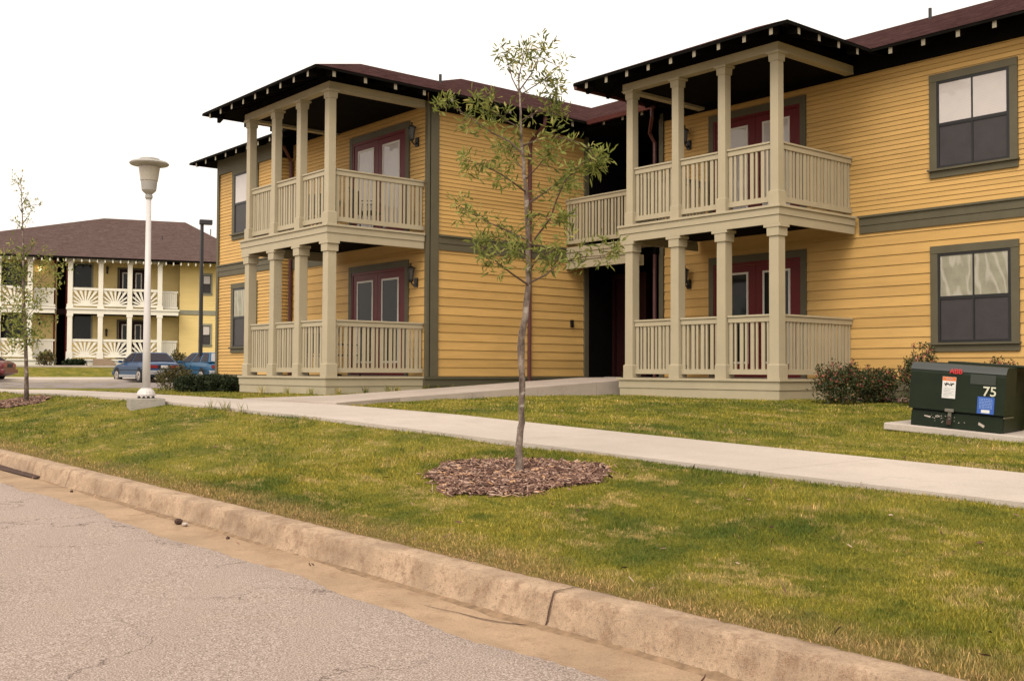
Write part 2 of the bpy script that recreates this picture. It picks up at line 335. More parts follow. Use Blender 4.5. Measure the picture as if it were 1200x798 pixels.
# road, kerb, far verge
def roadz(X,Y): return zc(X)-.158+.02*np.clip((-11.5-Y)/2,0,1)-.05*np.clip((-15-Y)/4,0,1)
yr=np.array([-20.3,-19,-17.5,-16,-14.5,-13,-12,-11.75])
o=grid('road',xr,yr,roadz,M['asphalt'])
xe=np.arange(-30,20,.04);e=-11.5+.035*np.array([math.sin(x*1.7)+.6*math.sin(x*5.3+1) for x in xe])+RNG.normal(0,.008,len(xe))
V=[];Fi=[]
for i,(x,yy) in enumerate(zip(xe,e)):
    for y_,dz in ((-11.75,.0),(yy-.02,.003),(yy,-.006)): V.append((x,y_,float(roadz(x,min(y_,-11.5)))+dz))
    if i: b=(i-1)*3;Fi+=[b,b+3,b+4,b+1,b+1,b+4,b+5,b+2]
tag(npmesh('road_edge',np.array(V),Fi,4,M['asphalt']),kind='structure')
grid('verge',xr,np.array([-300,-100,-50,-30,-22,-20.3]),lambda X,Y:np.full_like(X,-1.02)-.0*X-.1,M['lawn'])
# kerb with gutter pan
JX=[6.72,-.62,-7.9,13.9]
kx=np.unique(np.concatenate([np.arange(-30,18,.045)]+[np.array([j-.012,j-.004,j+.004,j+.012]) for j in JX]+[np.array([-300,-100,40,200])]))
prof=[(-10.86,-.12),(-10.872,-.02),(-10.88,.0),(-10.93,.006),(-11.046,.003),(-11.061,-.005),(-11.068,-.018),(-11.088,-.09),(-11.100,-.13),(-11.125,-.175)]
V=[];n=len(prof)
for x in kx:
    g=any(abs(x-j)<.008 for j in JX)
    jt=RNG.normal(0,.0020,(n,2));chip=RNG.random()<.08;jt[4:6,1]-=.008*chip;jt[4:6,0]+=.006*chip;lo=.006*math.sin(x*.9)+.004*math.sin(x*2.7)
    for k,(y_,dz) in enumerate(prof):
        V.append((x,y_+jt[k,0]+lo+(.03 if g and k>2 else 0)*(1 if k<9 else 0),float(zc(x))+dz+jt[k,1]*.8-(.02 if g and 1<k<8 else 0)))
Fi=[]
for i in range(len(kx)-1):
    for k in range(n-1): a=i*n+k;Fi+=[a,a+1,a+n+1,a+n]
o=npmesh('kerb',np.array(V),Fi,4,M['curb']);tag(o,kind='structure')
grid('gutter',kx,np.array([-11.8,-11.62,-11.5,-11.35,-11.2,-11.08]),lambda X,Y:zc(X)-.158-.006*np.sin(np.clip((Y+11.62)/.5,0,1)*3.14)+.004*np.sin(X*3)*np.sin(Y*9)-.002+.004*(Y<-11.58)*0,M['gutter'])
# crack in the gutter pan, running from the kerb joint
def strip(name,pts,w,mat,dz=-.001):
    mb=MB()
    for i in range(len(pts)-1):
        (x0,y0,z0),(x1,y1,z1)=pts[i],pts[i+1];d=Vector((x1-x0,y1-y0,0)).normalized();nrm=Vector((-d.y,d.x,0));a=w[i]/2;b=w[i+1]/2
        mb.add([(x0-nrm.x*a,y0-nrm.y*a,z0+dz),(x0+nrm.x*a,y0+nrm.y*a,z0+dz),(x1+nrm.x*b,y1+nrm.y*b,z1+dz),(x1-nrm.x*b,y1-nrm.y*b,z1+dz)],[(0,1,2,3)])
    return tag(mb.build(name,mat),kind='structure')
gz=lambda x:float(zc(x))-.158
pts=[(6.72,-11.12),(6.62,-11.17),(6.50,-11.23),(6.38,-11.26),(6.22,-11.27),(6.08,-11.30),(5.98,-11.31)]
strip('gutter_crack',[(x,y,gz(x)) for x,y in pts],[.016,.010,.009,.010,.006,.005,.003],M['soil'])
strip('gutter_joint',[(-.64,-11.12,gz(-.6)),(-.7,-11.3,gz(-.6)),(-.72,-11.48,gz(-.6))],[.012,.01,.008],M['soil'])
# dark strips paint in the kerb joints' shade; a sediment line along the kerb foot
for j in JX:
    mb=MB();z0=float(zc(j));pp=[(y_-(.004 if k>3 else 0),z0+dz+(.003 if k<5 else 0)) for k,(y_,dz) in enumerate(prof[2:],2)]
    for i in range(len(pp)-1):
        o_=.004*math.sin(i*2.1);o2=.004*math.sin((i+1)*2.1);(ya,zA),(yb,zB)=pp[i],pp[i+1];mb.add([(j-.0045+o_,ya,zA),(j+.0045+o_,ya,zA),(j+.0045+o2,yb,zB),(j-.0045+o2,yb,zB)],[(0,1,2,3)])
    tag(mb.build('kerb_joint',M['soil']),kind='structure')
mb=MB();prev=None
for x in np.arange(-20,10,.06):
    wd_=.035+.02*math.sin(x*1.3)+.015*math.sin(x*4.1)+RNG.uniform(-.008,.012);zz=float(zc(x))-.149;cur=[(x,-11.085,zz+.012),(x,-11.108,zz-.001),(x,-11.12-max(.005,wd_),zz-.015)]
    if prev: mb.add(prev+cur,[(0,1,4,3),(1,2,5,4)])
    prev=cur
tag(mb.build('gutter_sediment',M['sediment']),'brown sediment line along the foot of the kerb','dirt',kind='stuff')
# sidewalk slabs
WY=(-8.0,-6.33)
def slab(mb,x0,x1,y0,y1,top=.022,th=.1,zf=ht,nx=3):
    q=np.linspace(x0,x1,nx+1);vs=[];fs=[]
    for x in q:
        za=float(zf(x,y0))+top;zb=float(zf(x,y1))+top
        vs+=[(x,y0,za-th),(x,y0,za),(x,y1,zb),(x,y1,zb-th)]
    for i in range(nx):
        for k in range(4):
            a=i*4+k;b=i*4+(k+1)%4;fs.append((a,b,b+4,a+4))
    fs+=[(3,2,1,0),tuple(nx*4+k for k in range(4))]
    mb.add(vs,fs)
mb=MB();x=-60.36
while x<16: slab(mb,x,x+2.992,*WY);x+=3.0
tag(mb.build('sidewalk',M['walk']),kind='structure')
# entrance walk: rises from the sidewalk to the breezeway
def wz(y): return float(np.interp(y,[-6.33,-4.5,-3.,-1,1.0,3.],[-.375,-.315,-.235,-.13,-.015,-.005]))
mb=MB();ysl=[-6.325,-4.8,-3.3,-1.8,-.3,1.2,2.9]
for a,b in zip(ysl[:-1],ysl[1:]):
    b-=.006;flare=lambda y:.55*max(0,(-5.2-y))/1.1
    x0a,x0b=-6.02-flare(a),-6.02-flare(b);x1a,x1b=-3.98+flare(a),-3.98+flare(b)
    mb.hexa([(x0a,a,-.6),(x1a,a,-.6),(x1b,b,-.6),(x0b,b,-.6)],[(x0a,a,wz(a)),(x1a,a,wz(a)),(x1b,b,wz(b)),(x0b,b,wz(b))])
tag(mb.build('entrance_walk',M['walk2']),kind='structure')
# ------------------------------------------------------------------ siding and walls
class Wall:
    def __init__(s,o,u,n): s.o=o;s.u=u;s.n=n
    def P(s,a,d,z): return (s.o[0]+s.u[0]*a+s.n[0]*d,s.o[1]+s.u[1]*a+s.n[1]*d,z)
    def box(s,mb,a0,a1,d0,d1,z0,z1):
        q=lambda z:[s.P(a0,d0,z),s.P(a1,d0,z),s.P(a1,d1,z),s.P(a0,d1,z)]
        mb.hexa(q(z0),q(z1))
    def frame(s,mb,a0,a1,d0,d1,z0,z1,w,wt=None,wb=None):
        wt=w if wt is None else wt;wb=w if wb is None else wb
        s.box(mb,a0,a0+w,d0,d1,z0,z1);s.box(mb,a1-w,a1,d0,d1,z0,z1)
        s.box(mb,a0+w,a1-w,d0,d1-.002,z1-wt,z1)
        if wb: s.box(mb,a0+w,a1-w,d0,d1-.002,z0,z0+wb)
    def siding(s,mb,a0,a1,z0,z1,rev,gap=.010,p=.024):
        z=z0
        while z<z1-.01:
            t=min(z+rev,z1);j=random.uniform(-.0012,.0012)
            A=[s.P(a0,p+j,z+gap),s.P(a1,p+j,z+gap),s.P(a1,.010,t),s.P(a0,.010,t),s.P(a0,0,z+gap),s.P(a1,0,z+gap),s.P(a0,0,t),s.P(a1,0,t),s.P(a0,0,z),s.P(a1,0,z)]
            mb.add(A,[(0,1,2,3),(4,5,1,0),(3,2,7,6),(8,9,5,4),(0,3,6,4),(1,5,7,2)]);z+=rev
BASE=(-3.7,0,0)
bld=empty('apartment_building',BASE,'yellow two-storey apartment building with cream double-decker porches, facing the street','building')
def nm(): return MB(BASE)
# wall frames:  a = distance along the wall
wP=Wall((0,2.37),(1,0),(0,-1))      # right wing front, a = x
wB=Wall((-7.06,0),(0,1),(1,0))      # side wall of left wing, a = y
wL=Wall((0,-2.08),(1,0),(0,-1))     # left wing porch wall
wW=Wall((0,-2.40),(1,0),(0,-1))     # left wing window wall
wS=Wall((-12.8,0),(0,1),(1,0))
NR,WR=.084,.180
def wall_part(w,a0,a1,thick=.3,narrowlow=False,z1=5.62):
    mb=nm();w.siding(mb,a0,a1,2.905,z1,NR,.008,.020);w.siding(mb,a0,a1,.0,2.59,NR if narrowlow else WR,.008 if narrowlow else .010)
    w.box(mb,a0,a1,-thick,-.001,-.02,5.8);return mb.build('wall',M['siding'],bld)
wall_part(wP,-4.75,9);wall_part(wB,-2.08,2.37);wall_part(wL,-12.8,-7.06);wall_part(wW,-16.3,-12.8,narrowlow=True);
mb=nm();wS.siding(mb,-2.40,-2.08,0,5.6,NR);mb.build('wall',M['siding'],bld)
# body of the building behind the clad walls
mb=nm();mb.box(-16.3,-13.1,-2.1,16,-.3,5.7);mb.box(-13.1,-7.36,-1.78,16,-.31,5.69);mb.box(-4.75,9,2.67,12,-.3,5.7);mb.build('building_core',M['siding'],bld)
# belt course, water table, corner boards
def belt(w,a0,a1):
    mb=nm();w.box(mb,a0,a1,0,.045,2.59,2.72);w.box(mb,a0,a1,0,.055,2.727,2.862);w.box(mb,a0,a1,0,.085,2.865,2.90);mb.build('belt_course',M['olive'],bld)
belt(wP,.02,9);belt(wB,-1.84,2.30);belt(wW,-16.3,-12.82)
mb=nm();wL.box(mb,-12.8,-10.8,0,.045,2.56,2.9);mb.build('belt_course',M['olive'],bld)
def water(w,a0,a1):
    mb=nm();w.box(mb,a0,a1,0,.075,-.05,-.005);w.box(mb,a0,a1,0,.05,-.195,-.052);w.box(mb,a0,a1,0,.035,-.34,-.20);mb.build('water_table',M['olive'],bld)
water(wP,.02,9);water(wB,-2.19,2.37);water(wW,-16.3,-12.8);water(wL,-12.8,-10.8)
for w,a0,a1 in ((wL,-7.10,-7.002),(wB,-2.08,-1.85),(wB,2.27,2.40),(wW,-16.32,-16.2),(wW,-12.9,-12.78),(wP,-4.77,-4.65)):
    for z0,z1 in ((-.0,5.62),):
        mb=nm();w.box(mb,a0,a1,-.02,.058,z0,z1);mb.build('corner_board',M['olive'],bld)
mb=nm();wW.box(mb,-16.3,-12.8,0,.06,5.32,5.86);mb.build('frieze_board',M['olive'],bld)
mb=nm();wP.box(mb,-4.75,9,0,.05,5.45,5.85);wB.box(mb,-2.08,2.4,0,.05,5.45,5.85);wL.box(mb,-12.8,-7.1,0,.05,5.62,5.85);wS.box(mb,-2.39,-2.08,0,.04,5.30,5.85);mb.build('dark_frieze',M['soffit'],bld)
# breezeway: dark recess with an entrance door, landing railing
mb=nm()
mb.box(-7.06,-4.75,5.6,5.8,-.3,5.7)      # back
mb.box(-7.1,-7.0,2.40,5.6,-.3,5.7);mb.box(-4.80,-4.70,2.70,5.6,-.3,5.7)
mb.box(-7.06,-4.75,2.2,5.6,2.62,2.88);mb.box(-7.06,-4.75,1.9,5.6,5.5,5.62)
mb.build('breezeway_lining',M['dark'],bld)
mb=nm();mb.box(-7.06,-4.7,2.9,5.6,-.3,-.006);mb.build('breezeway_floor',M['walk'],bld)
db=nm();db.box(-6.96,-6.0,3.24,3.3,-.0,2.28);door=db.build('entrance_door',M['brownD'],bld,label='dark brown entrance door inside the breezeway')
mb=nm();mb.box(-7.0,-6.93,3.16,3.3,0,2.38);mb.box(-6.03,-5.93,3.16,3.3,0,2.38);mb.box(-6.93,-6.03,3.17,3.3,2.29,2.38);mb.build('door_frame',M['brownD'],door)
mb=nm();mb.lathe(-6.1,3.2,[(.03,1.0),(.035,1.03),(.03,1.06)],10);mb.build('door_knob',M['tin'],door)
mb=nm();mb.box(-7.05,-4.8,1.68,2.36,2.78,2.898);mb.box(-7.05,-4.8,1.70,1.76,2.60,2.775);mb.box(-7.05,-4.8,1.72,1.78,2.42,2.59);mb.build('landing_deck',M['cream'],bld)
mb=nm();mb.box(-5.0,-4.82,1.60,1.9,2.36,2.58);mb.build('beam_end',M['cream'],bld)
def picket_run(w,a0,a1,d,zb,parent_list=bld,part='railing',mat=None,first=0):
    mat=mat or M['cream']
    rb=nm();w.box(rb,a0,a1,d-.05,d+.05,zb+1.055,zb+1.09);w.box(rb,a0,a1,d-.03,d+.03,zb+.965,zb+1.053)
    rl=rb.build(part,mat,bld,bevel=.006)
    b2=nm();w.box(b2,a0,a1,d-.03,d+.03,zb+.075,zb+.165);b2.build('bottom_rail',mat,rl)
    pk=nm();L=a1-a0;per=.205;n=max(1,round(L/per));per=L/n;
    for i in range(n):
        c=a0+i*per;w.box(pk,c+.018,c+.018+.07,d-.012,d+.012,zb+.165,zb+.966);w.box(pk,c+.018+.07+.042,c+.018+.07+.042+.04,d-.012,d+.012,zb+.165,zb+.966)
    pk.build('pickets',mat,rl)
    return rl
picket_run(Wall((0,1.74),(1,0),(0,-1)),-7.04,-4.85,0,2.9)
# ------------------------------------------------------------------ porches
def porch(ox,oy,zs):
    W,D=3.744,2.37
    for zb in (0,2.9):
        # deck with lip and two-board fascia
        mb=nm();mb.box(ox-W,ox,oy,oy+D-.09,zb-.045,zb);dk=mb.build('porch_deck',M['cream'],bld,bevel=.008)
        if zb==0:
            bs=[(.028,-.185,-.047),(.042,zs-.05,-.19)]
        else: bs=[(.028,2.735,2.853),(.045,2.585,2.73)]
        for ins,z0,z1 in bs:
            f=nm();f.box(ox-W+ins,ox-ins,oy+ins,oy+ins+.04,z0,z1);f.box(ox-ins-.04,ox-ins,oy+ins+.041,oy+D-.09,z0,z1);f.box(ox-W+ins,ox-W+ins+.04,oy+ins+.041,oy+D-.09,z0,z1);f.build('fascia_board',M['cream'],dk)
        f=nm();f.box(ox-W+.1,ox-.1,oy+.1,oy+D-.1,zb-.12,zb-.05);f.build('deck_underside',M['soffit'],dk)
        fl=nm();fl.box(ox-W+.12,ox-.12,oy+.12,oy+D-.1,zb+.001,zb+.006);fl.build('deck_boards',M['deck'],dk)
        xsC=[ox-.08,ox-1.19,ox-2.262,ox-3.41]
        for k,xc in enumerate(xsC):
            s=.098 if zb==0 else .082;cx=xc-s;cy=oy+.08+s
            top=2.56 if zb==0 else 5.48
            mb=nm();mb.frus(cx,cy,zb,top-(.16 if zb==0 else .14),s,s*.97);c=mb.build('porch_column',M['cream'],bld,bevel=.008)
            b=nm();b.frus(cx,cy,zb,zb+.235,s+.022,s+.022);b.frus(cx,cy,zb+.235,zb+.25,s+.022,s+.006);b.build('column_base',M['cream'],c,bevel=.004)
            cp=nm()
            if zb==0:
                cp.frus(cx,cy,top-.17,top-.028,s+.022,s+.024);cp.box(cx-s-.08,cx+s+.06,cy-s-.035,cy+s+.03,top-.026,top+.026)
            else:
                cp.frus(cx,cy,top-.16,top-.04,s+.012,s+.018);cp.frus(cx,cy,top-.04,top+.0,s+.045,s+.05)
            cp.build('column_capital',M['cream'],c)
        # half columns at the wall are boards
        wf=Wall((0,oy+.08+.09),(1,0),(0,-1));ws=Wall((ox-.08-.09,0),(0,1),(1,0))
        s2=.1
        for k in range(3): picket_run(wf,xsC[k+1]+.005,xsC[k]-2*s2,0,zb)
        picket_run(ws,oy+.08+2*s2,oy+D-.03,0,zb)
        wn=Wall((ox-3.41-.09,0),(0,1),(-1,0));picket_run(wn,oy+.28,oy+D-.03,0,zb)
    # roof beam
    b=.075;mb=nm()
    mb.box(ox-W+b,ox-b,oy+b,oy+b+.16,5.48,5.63);mb.box(ox-b-.16,ox-b,oy+b+.161,oy+D-.06,5.48,5.63);mb.box(ox-W+b,ox-W+b+.16,oy+b+.161,oy+D-.06,5.48,5.63)
    mb.box(ox-W+b-.012,ox-b+.012,oy+b-.012,oy+b+.0,5.48,5.50);mb.box(ox-b,ox-b+.012,oy+b+.0,oy+D-.06,5.48,5.50)
    mb.build('porch_beam',M['cream'],bld)
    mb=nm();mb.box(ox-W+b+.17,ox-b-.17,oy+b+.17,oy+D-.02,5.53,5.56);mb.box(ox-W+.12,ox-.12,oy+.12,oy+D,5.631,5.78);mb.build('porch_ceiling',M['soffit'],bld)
porch(0,0,-.33);porch(-7.0255,-4.4506,-.30)
# ------------------------------------------------------------------ roofs
PT=.41
def roof(name,faces,mat,th=.055,parent=bld,mk=nm):
    mb=mk();mb.v=[tuple(v) for f in faces for v in f];k=0
    for f in faces: mb.f.append(tuple(range(k,k+len(f))));k+=len(f)
    top=mb.build(name,mat,parent)
    u=mk();k=0
    for f in faces:
        n=len(f);u.v+=[(v[0],v[1],v[2]-.012) for v in f]+[(v[0],v[1],v[2]-th) for v in f]
        u.f.append(tuple(range(k+2*n-1,k+n-1,-1)))
        for i in range(n): j=(i+1)%n;u.f.append((k+n+i,k+n+j,k+j,k+i))
        k+=2*n
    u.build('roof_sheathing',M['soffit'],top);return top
E0=5.68
def hip(x0,x1,y0,y1,axis,z=E0,hip0=True,hip1=True,pt=PT):
    if axis=='y':
        h=(x1-x0)/2;xc=(x0+x1)/2;zr=z+pt*h;a=y0+(h if hip0 else 0);b=y1-(h if hip1 else 0)
        f=[[(x1,y0,z),(x1,y1,z),(xc,b,zr),(xc,a,zr)],[(x0,y1,z),(x0,y0,z),(xc,a,zr),(xc,b,zr)]]
        if hip0:f.append([(x0,y0,z),(x1,y0,z),(xc,a,zr)])
        if hip1:f.append([(x1,y1,z),(x0,y1,z),(xc,b,zr)])
    else:
        h=(y1-y0)/2;yc=(y0+y1)/2;zr=z+pt*h;a=x0+(h if hip0 else 0);b=x1-(h if hip1 else 0)
        f=[[(x0,y0,z),(x1,y0,z),(b,yc,zr),(a,yc,zr)],[(x1,y1,z),(x0,y1,z),(a,yc,zr),(b,yc,zr)]]
        if hip0:f.append([(x0,y1,z),(x0,y0,z),(a,yc,zr)])
        if hip1:f.append([(x1,y0,z),(x1,y1,z),(b,yc,zr)])
    return f
mR=roof('roof',hip(-16.9,-6.46,-3.0,18,'y'),M['shingle'])
mQ=roof('roof',hip(-11.68,14,1.77,12.17,'x',hip0=False),M['shingle'])
pL=roof('roof',hip(-11.37,-6.43,-5.05,3.5,'y',hip1=False),M['shingle'])
pR=roof('roof',hip(-4.344,.60,-.60,6,'y',hip1=False),M['shingle'])
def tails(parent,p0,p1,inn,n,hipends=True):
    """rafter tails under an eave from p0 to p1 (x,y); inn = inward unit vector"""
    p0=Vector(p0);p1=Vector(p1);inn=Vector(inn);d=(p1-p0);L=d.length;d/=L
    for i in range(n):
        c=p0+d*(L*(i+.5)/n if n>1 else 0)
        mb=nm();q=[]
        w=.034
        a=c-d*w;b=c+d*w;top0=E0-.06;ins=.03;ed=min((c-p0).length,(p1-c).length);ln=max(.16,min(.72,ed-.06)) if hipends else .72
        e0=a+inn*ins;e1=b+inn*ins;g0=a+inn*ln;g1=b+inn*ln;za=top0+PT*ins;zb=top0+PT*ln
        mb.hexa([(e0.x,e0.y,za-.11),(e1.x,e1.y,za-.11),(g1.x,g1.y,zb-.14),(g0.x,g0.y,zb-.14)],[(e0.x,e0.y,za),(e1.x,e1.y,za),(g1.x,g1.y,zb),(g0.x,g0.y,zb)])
        o=mb.build('rafter_tail',M['soffit'],parent);o.data.materials.append(M['tail_end']);o.data.polygons[2].material_index=1  # dark body colour stands for shade under the eave; only the end is cream
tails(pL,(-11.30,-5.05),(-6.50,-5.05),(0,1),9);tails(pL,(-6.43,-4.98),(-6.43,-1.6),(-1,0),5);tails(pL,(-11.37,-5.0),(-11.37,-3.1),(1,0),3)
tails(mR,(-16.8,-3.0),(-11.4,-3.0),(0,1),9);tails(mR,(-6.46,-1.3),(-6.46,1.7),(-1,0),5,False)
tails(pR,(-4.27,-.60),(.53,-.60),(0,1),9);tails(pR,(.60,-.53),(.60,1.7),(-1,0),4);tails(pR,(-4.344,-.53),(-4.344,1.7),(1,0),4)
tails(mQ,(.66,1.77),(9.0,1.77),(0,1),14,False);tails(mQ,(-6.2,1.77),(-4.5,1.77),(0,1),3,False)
# gutters and downspouts
def gutter(p0,p1,outv):
    mb=nm();a=Vector(p0);b=Vector(p1);o_=Vector(outv)*.10
    q=lambda z,k:[(a.x+o_.x*k,a.y+o_.y*k,z),(b.x+o_.x*k,b.y+o_.y*k,z)]
    mb.hexa([(a.x,a.y,E0-.10),(b.x,b.y,E0-.10),(b.x+o_.x*.7,b.y+o_.y*.7,E0-.10),(a.x+o_.x*.7,a.y+o_.y*.7,E0-.10)],[(a.x,a.y,E0-.01),(b.x,b.y,E0-.01),(b.x+o_.x,b.y+o_.y,E0-.01),(a.x+o_.x,a.y+o_.y,E0-.01)])
    return mb.build('gutter',M['copper'],bld)
gutter((-6.34,1.77),(-4.35,1.77),(0,-1))
gutter((-4.344,-.5),(-4.344,1.65),(-1,0))
for pts in ([(-6.50,.60,5.6),(-6.52,.60,5.45),(-6.96,.60,5.15),(-7.0,.60,5.0),(-7.0,.60,-.1),(-6.93,.60,-.2)],
            [(-4.42,1.72,5.58),(-4.42,1.72,5.42),(-4.84,2.10,5.2),(-4.84,2.26,5.0),(-4.84,2.26,-.1)],
            [(-12.5,-2.5,5.5),(-12.72,-2.17,5.2),(-12.72,-2.17,-.1)]):
    mb=nm();mb.tube(pts,[.042]*len(pts),8);mb.build('downspout',M['copper'],bld)
for (px,py,Xp) in ((1090,19,None),(516,96,-8.5),(652,112,-9.8)):
    if Xp is None: p=at(px,py,Y=6.2)
    else: p=at(px,py,X=Xp)
    mb=nm();mb.lathe(p[0],p[1],[(.035,p[2]-.7),(.035,p[2]+.16),(.03,p[2]+.16)],10);mb.build('vent_pipe',M['lampdark'],bld)
# ------------------------------------------------------------------ windows, doors, lanterns
def window(w,a0,a1,z0,z1,up_mat,lo_mat,mull=True,tw=.13,parent=bld,mk=nm,cas='olive',sash='sash'):
    mb=mk();w.box(mb,a0,a0+tw,0,.05,z0+.13,z1-.13);w.box(mb,a1-tw,a1,0,.05,z0+.13,z1-.13);w.box(mb,a0-.0,a1+.0,0,.056,z1-.13,z1);w.box(mb,a0,a1,0,.05,z0,z0+.115)
    win=mb.build('window',M[cas],parent,bevel=.004)
    mb=mk();w.box(mb,a0-.02,a1+.02,0,.10,z0+.116,z0+.15);mb.build('sill',M[cas],win)
    b0,b1,c0,c1=a0+tw,a1-tw,z0+.15,z1-.13;mid=(c0+c1)/2
    mb=mk();w.frame(mb,b0,b1,.0,.046,c0,c1,.045);w.box(mb,b0+.04,b1-.04,.0,.042,mid-.028,mid+.028)
    if mull: w.box(mb,(b0+b1)/2-.014,(b0+b1)/2+.014,0,.040,c0+.04,c1-.04)
    mb.build('sash',M[sash],win)
    mb=mk();w.box(mb,b0+.04,b1-.04,.0,.034,mid,c1-.04);mb.build('upper_pane',M[up_mat],win)
    mb=mk();w.box(mb,b0+.04,b1-.04,.0,.028,c0+.04,mid);mb.build('lower_pane',M[lo_mat],win)
    return win
window(wP,1.36,2.85,3.39,5.15,'blind','screen');window(wP,1.36,2.85,.47,2.244,'curtain','screen')
window(wW,-15.42,-13.95,3.50,5.33,'blind','screen',False);window(wW,-15.42,-13.95,.56,2.36,'curtain','screen',False)
def fdoor(w,a0,a1,zb,pane,top=2.42):
    mb=nm();w.frame(mb,a0,a1,0,.055,zb,zb+top,.12,.14,0)
    d=mb.build('french_door',M['olive'],bld,label='burgundy double door with tall glass panes')
    b0,b1,zt=a0+.12,a1-.12,zb+top-.14
    mb=nm();w.frame(mb,b0,b1,0,.048,zb,zt,.06,.06,0);mb.build('door_frame',M['burg'],d)
    mid=(b0+b1)/2
    for s,(e0,e1) in enumerate(((b0+.065,mid-.003),(mid+.003,b1-.065))):
        mb=nm();w.box(mb,e0,e1,0,.036,zb+.02,zt-.065);mb.build('door_leaf',M['burg'],d,bevel=.003)
        g0,g1=e0+.17,e1-.17
        mb=nm();w.frame(mb,g0,g1,.0,.05,zb+.28,zt-.20,.04);mb.build('glazing_trim',M['whitetrim2'],d)
        mb=nm();w.box(mb,g0+.035,g1-.035,0,.041,zb+.30,zt-.22);mb.build('glass_pane',M[pane],d)
    mb=nm();p=w.P(mid+.07,.07,zb+1.0);mb.lathe(p[0],p[1],[(.02,zb+.98),(.028,zb+1.0),(.02,zb+1.02)],8);mb.build('door_handle',M['tin'],d)
    mb=nm();w.box(mb,a0,a1,0,.07,zb+.0,zb+.02);mb.build('threshold',M['tin'],d)
fdoor(wL,-10.06,-7.70,0,'glassD');fdoor(wL,-10.06,-7.70,2.9,'blind');fdoor(wP,-3.42,-1.10,0,'glassD');fdoor(wP,-3.42,-1.10,2.9,'blind')
def lantern(w,a,z,parent=bld,mk=nm,g='lampglass'):
    cx,cy,_=w.P(a,.17,0)
    mb=mk();mb.lathe(cx,cy,[(.012,z+.30),(.02,z+.27),(.012,z+.25),(.10,z+.20),(.095,z+.185),(.07,z+.18)],6);mb.lathe(cx,cy,[(.045,z-.06),(.055,z-.045),(.03,z-.09)],6)
    for k in range(6):
        an=k*math.pi/3;mb.tube([(cx+.048*math.cos(an),cy+.048*math.sin(an),z-.05),(cx+.078*math.cos(an),cy+.078*math.sin(an),z+.185)],[.006,.006],4)
    p0=w.P(a,.17,z-.09);p1=w.P(a,.10,z-.16);p2=w.P(a,.03,z-.09)
    mb.tube([p0,p1,p2],[.015,.015,.02],6)
    w.box(mb,a-.055,a+.055,.024,.05,z-.19,z-.0)
    l=mb.build('wall_lantern',M['iron'],parent)
    gb=mk();gb.lathe(cx,cy,[(.042,z-.045),(.068,z+.18)],6);gb.build('lantern_glass',M[g],l);return l
for w,a in ((wL,-7.42),(wP,-3.95)):
    lantern(w,a,2.02);lantern(w,a,2.02+2.9)
mb=nm();wB.box(mb,1.85,1.93,.02,.06,1.12,1.28);mb.build('wall_switch',M['iron'],bld)
mb=nm();wP.box(mb,-4.50,-4.42,.02,.06,3.9+.3,4.4);mb.build('wall_switch',M['iron'],bld)
# ------------------------------------------------------------------ porch furniture
def chair(x,y,z,rz,mat,label,cush=None):
    b=(x,y,z);e_=empty('patio_chair',b,label,'chair','metal chairs on the left porches',rz=rz)
    def mk(): return MB((0,0,0))
    for sx in (-.24,.24):
        mb=mk();mb.tube([(sx,-.24,0),(sx,-.23,.62),(sx,.20,.64)],[.014]*3,6);mb.build('chair_leg',mat,e_)
        mb=mk();mb.tube([(sx,.28,0),(sx,.22,.42),(sx,.30,.92)],[.014]*3,6);mb.build('chair_leg',mat,e_)
    mb=mk();mb.box(-.24,.24,-.24,.24,.40,.43);mb.build('seat',mat,e_)
    mb=mk();mb.hexa([(-.22,.235,.46),(.22,.235,.46),(.22,.26,.46),(-.22,.26,.46)],[(-.22,.285,.90),(.22,.285,.90),(.22,.31,.90),(-.22,.31,.90)]);mb.build('backrest',cush or mat,e_)
    return e_
chair(-8.1,-3.3,.006,2.6,M['iron'],'black metal chair with red back on the ground-floor left porch',M['clothR'])
chair(-9.6,-3.2,.006,-2.4,M['iron'],'black metal chair on the ground-floor left porch, beside the blue table')
chair(-7.9,-3.0,2.906,2.2,M['iron'],'dark chair on the upper left porch, near the corner board')
chair(-9.3,-3.3,2.906,-2.7,M['iron'],'dark chair on the upper left porch, in front of the white-blind doors')
e_=empty('patio_table',(-8.85,-3.25,.006),'blue-topped round patio table behind the ground-floor left railing','table')
mb=MB();mb.lathe(0,0,[(.40,1.055),(.42,1.07),(.42,1.085),(.40,1.10)],24);mb.build('table_top',M['clothB'],e_)
mb=MB();mb.lathe(0,0,[(.22,.0),(.22,.03),(.03,.06),(.03,1.05)],14);mb.build('pedestal',M['iron'],e_)
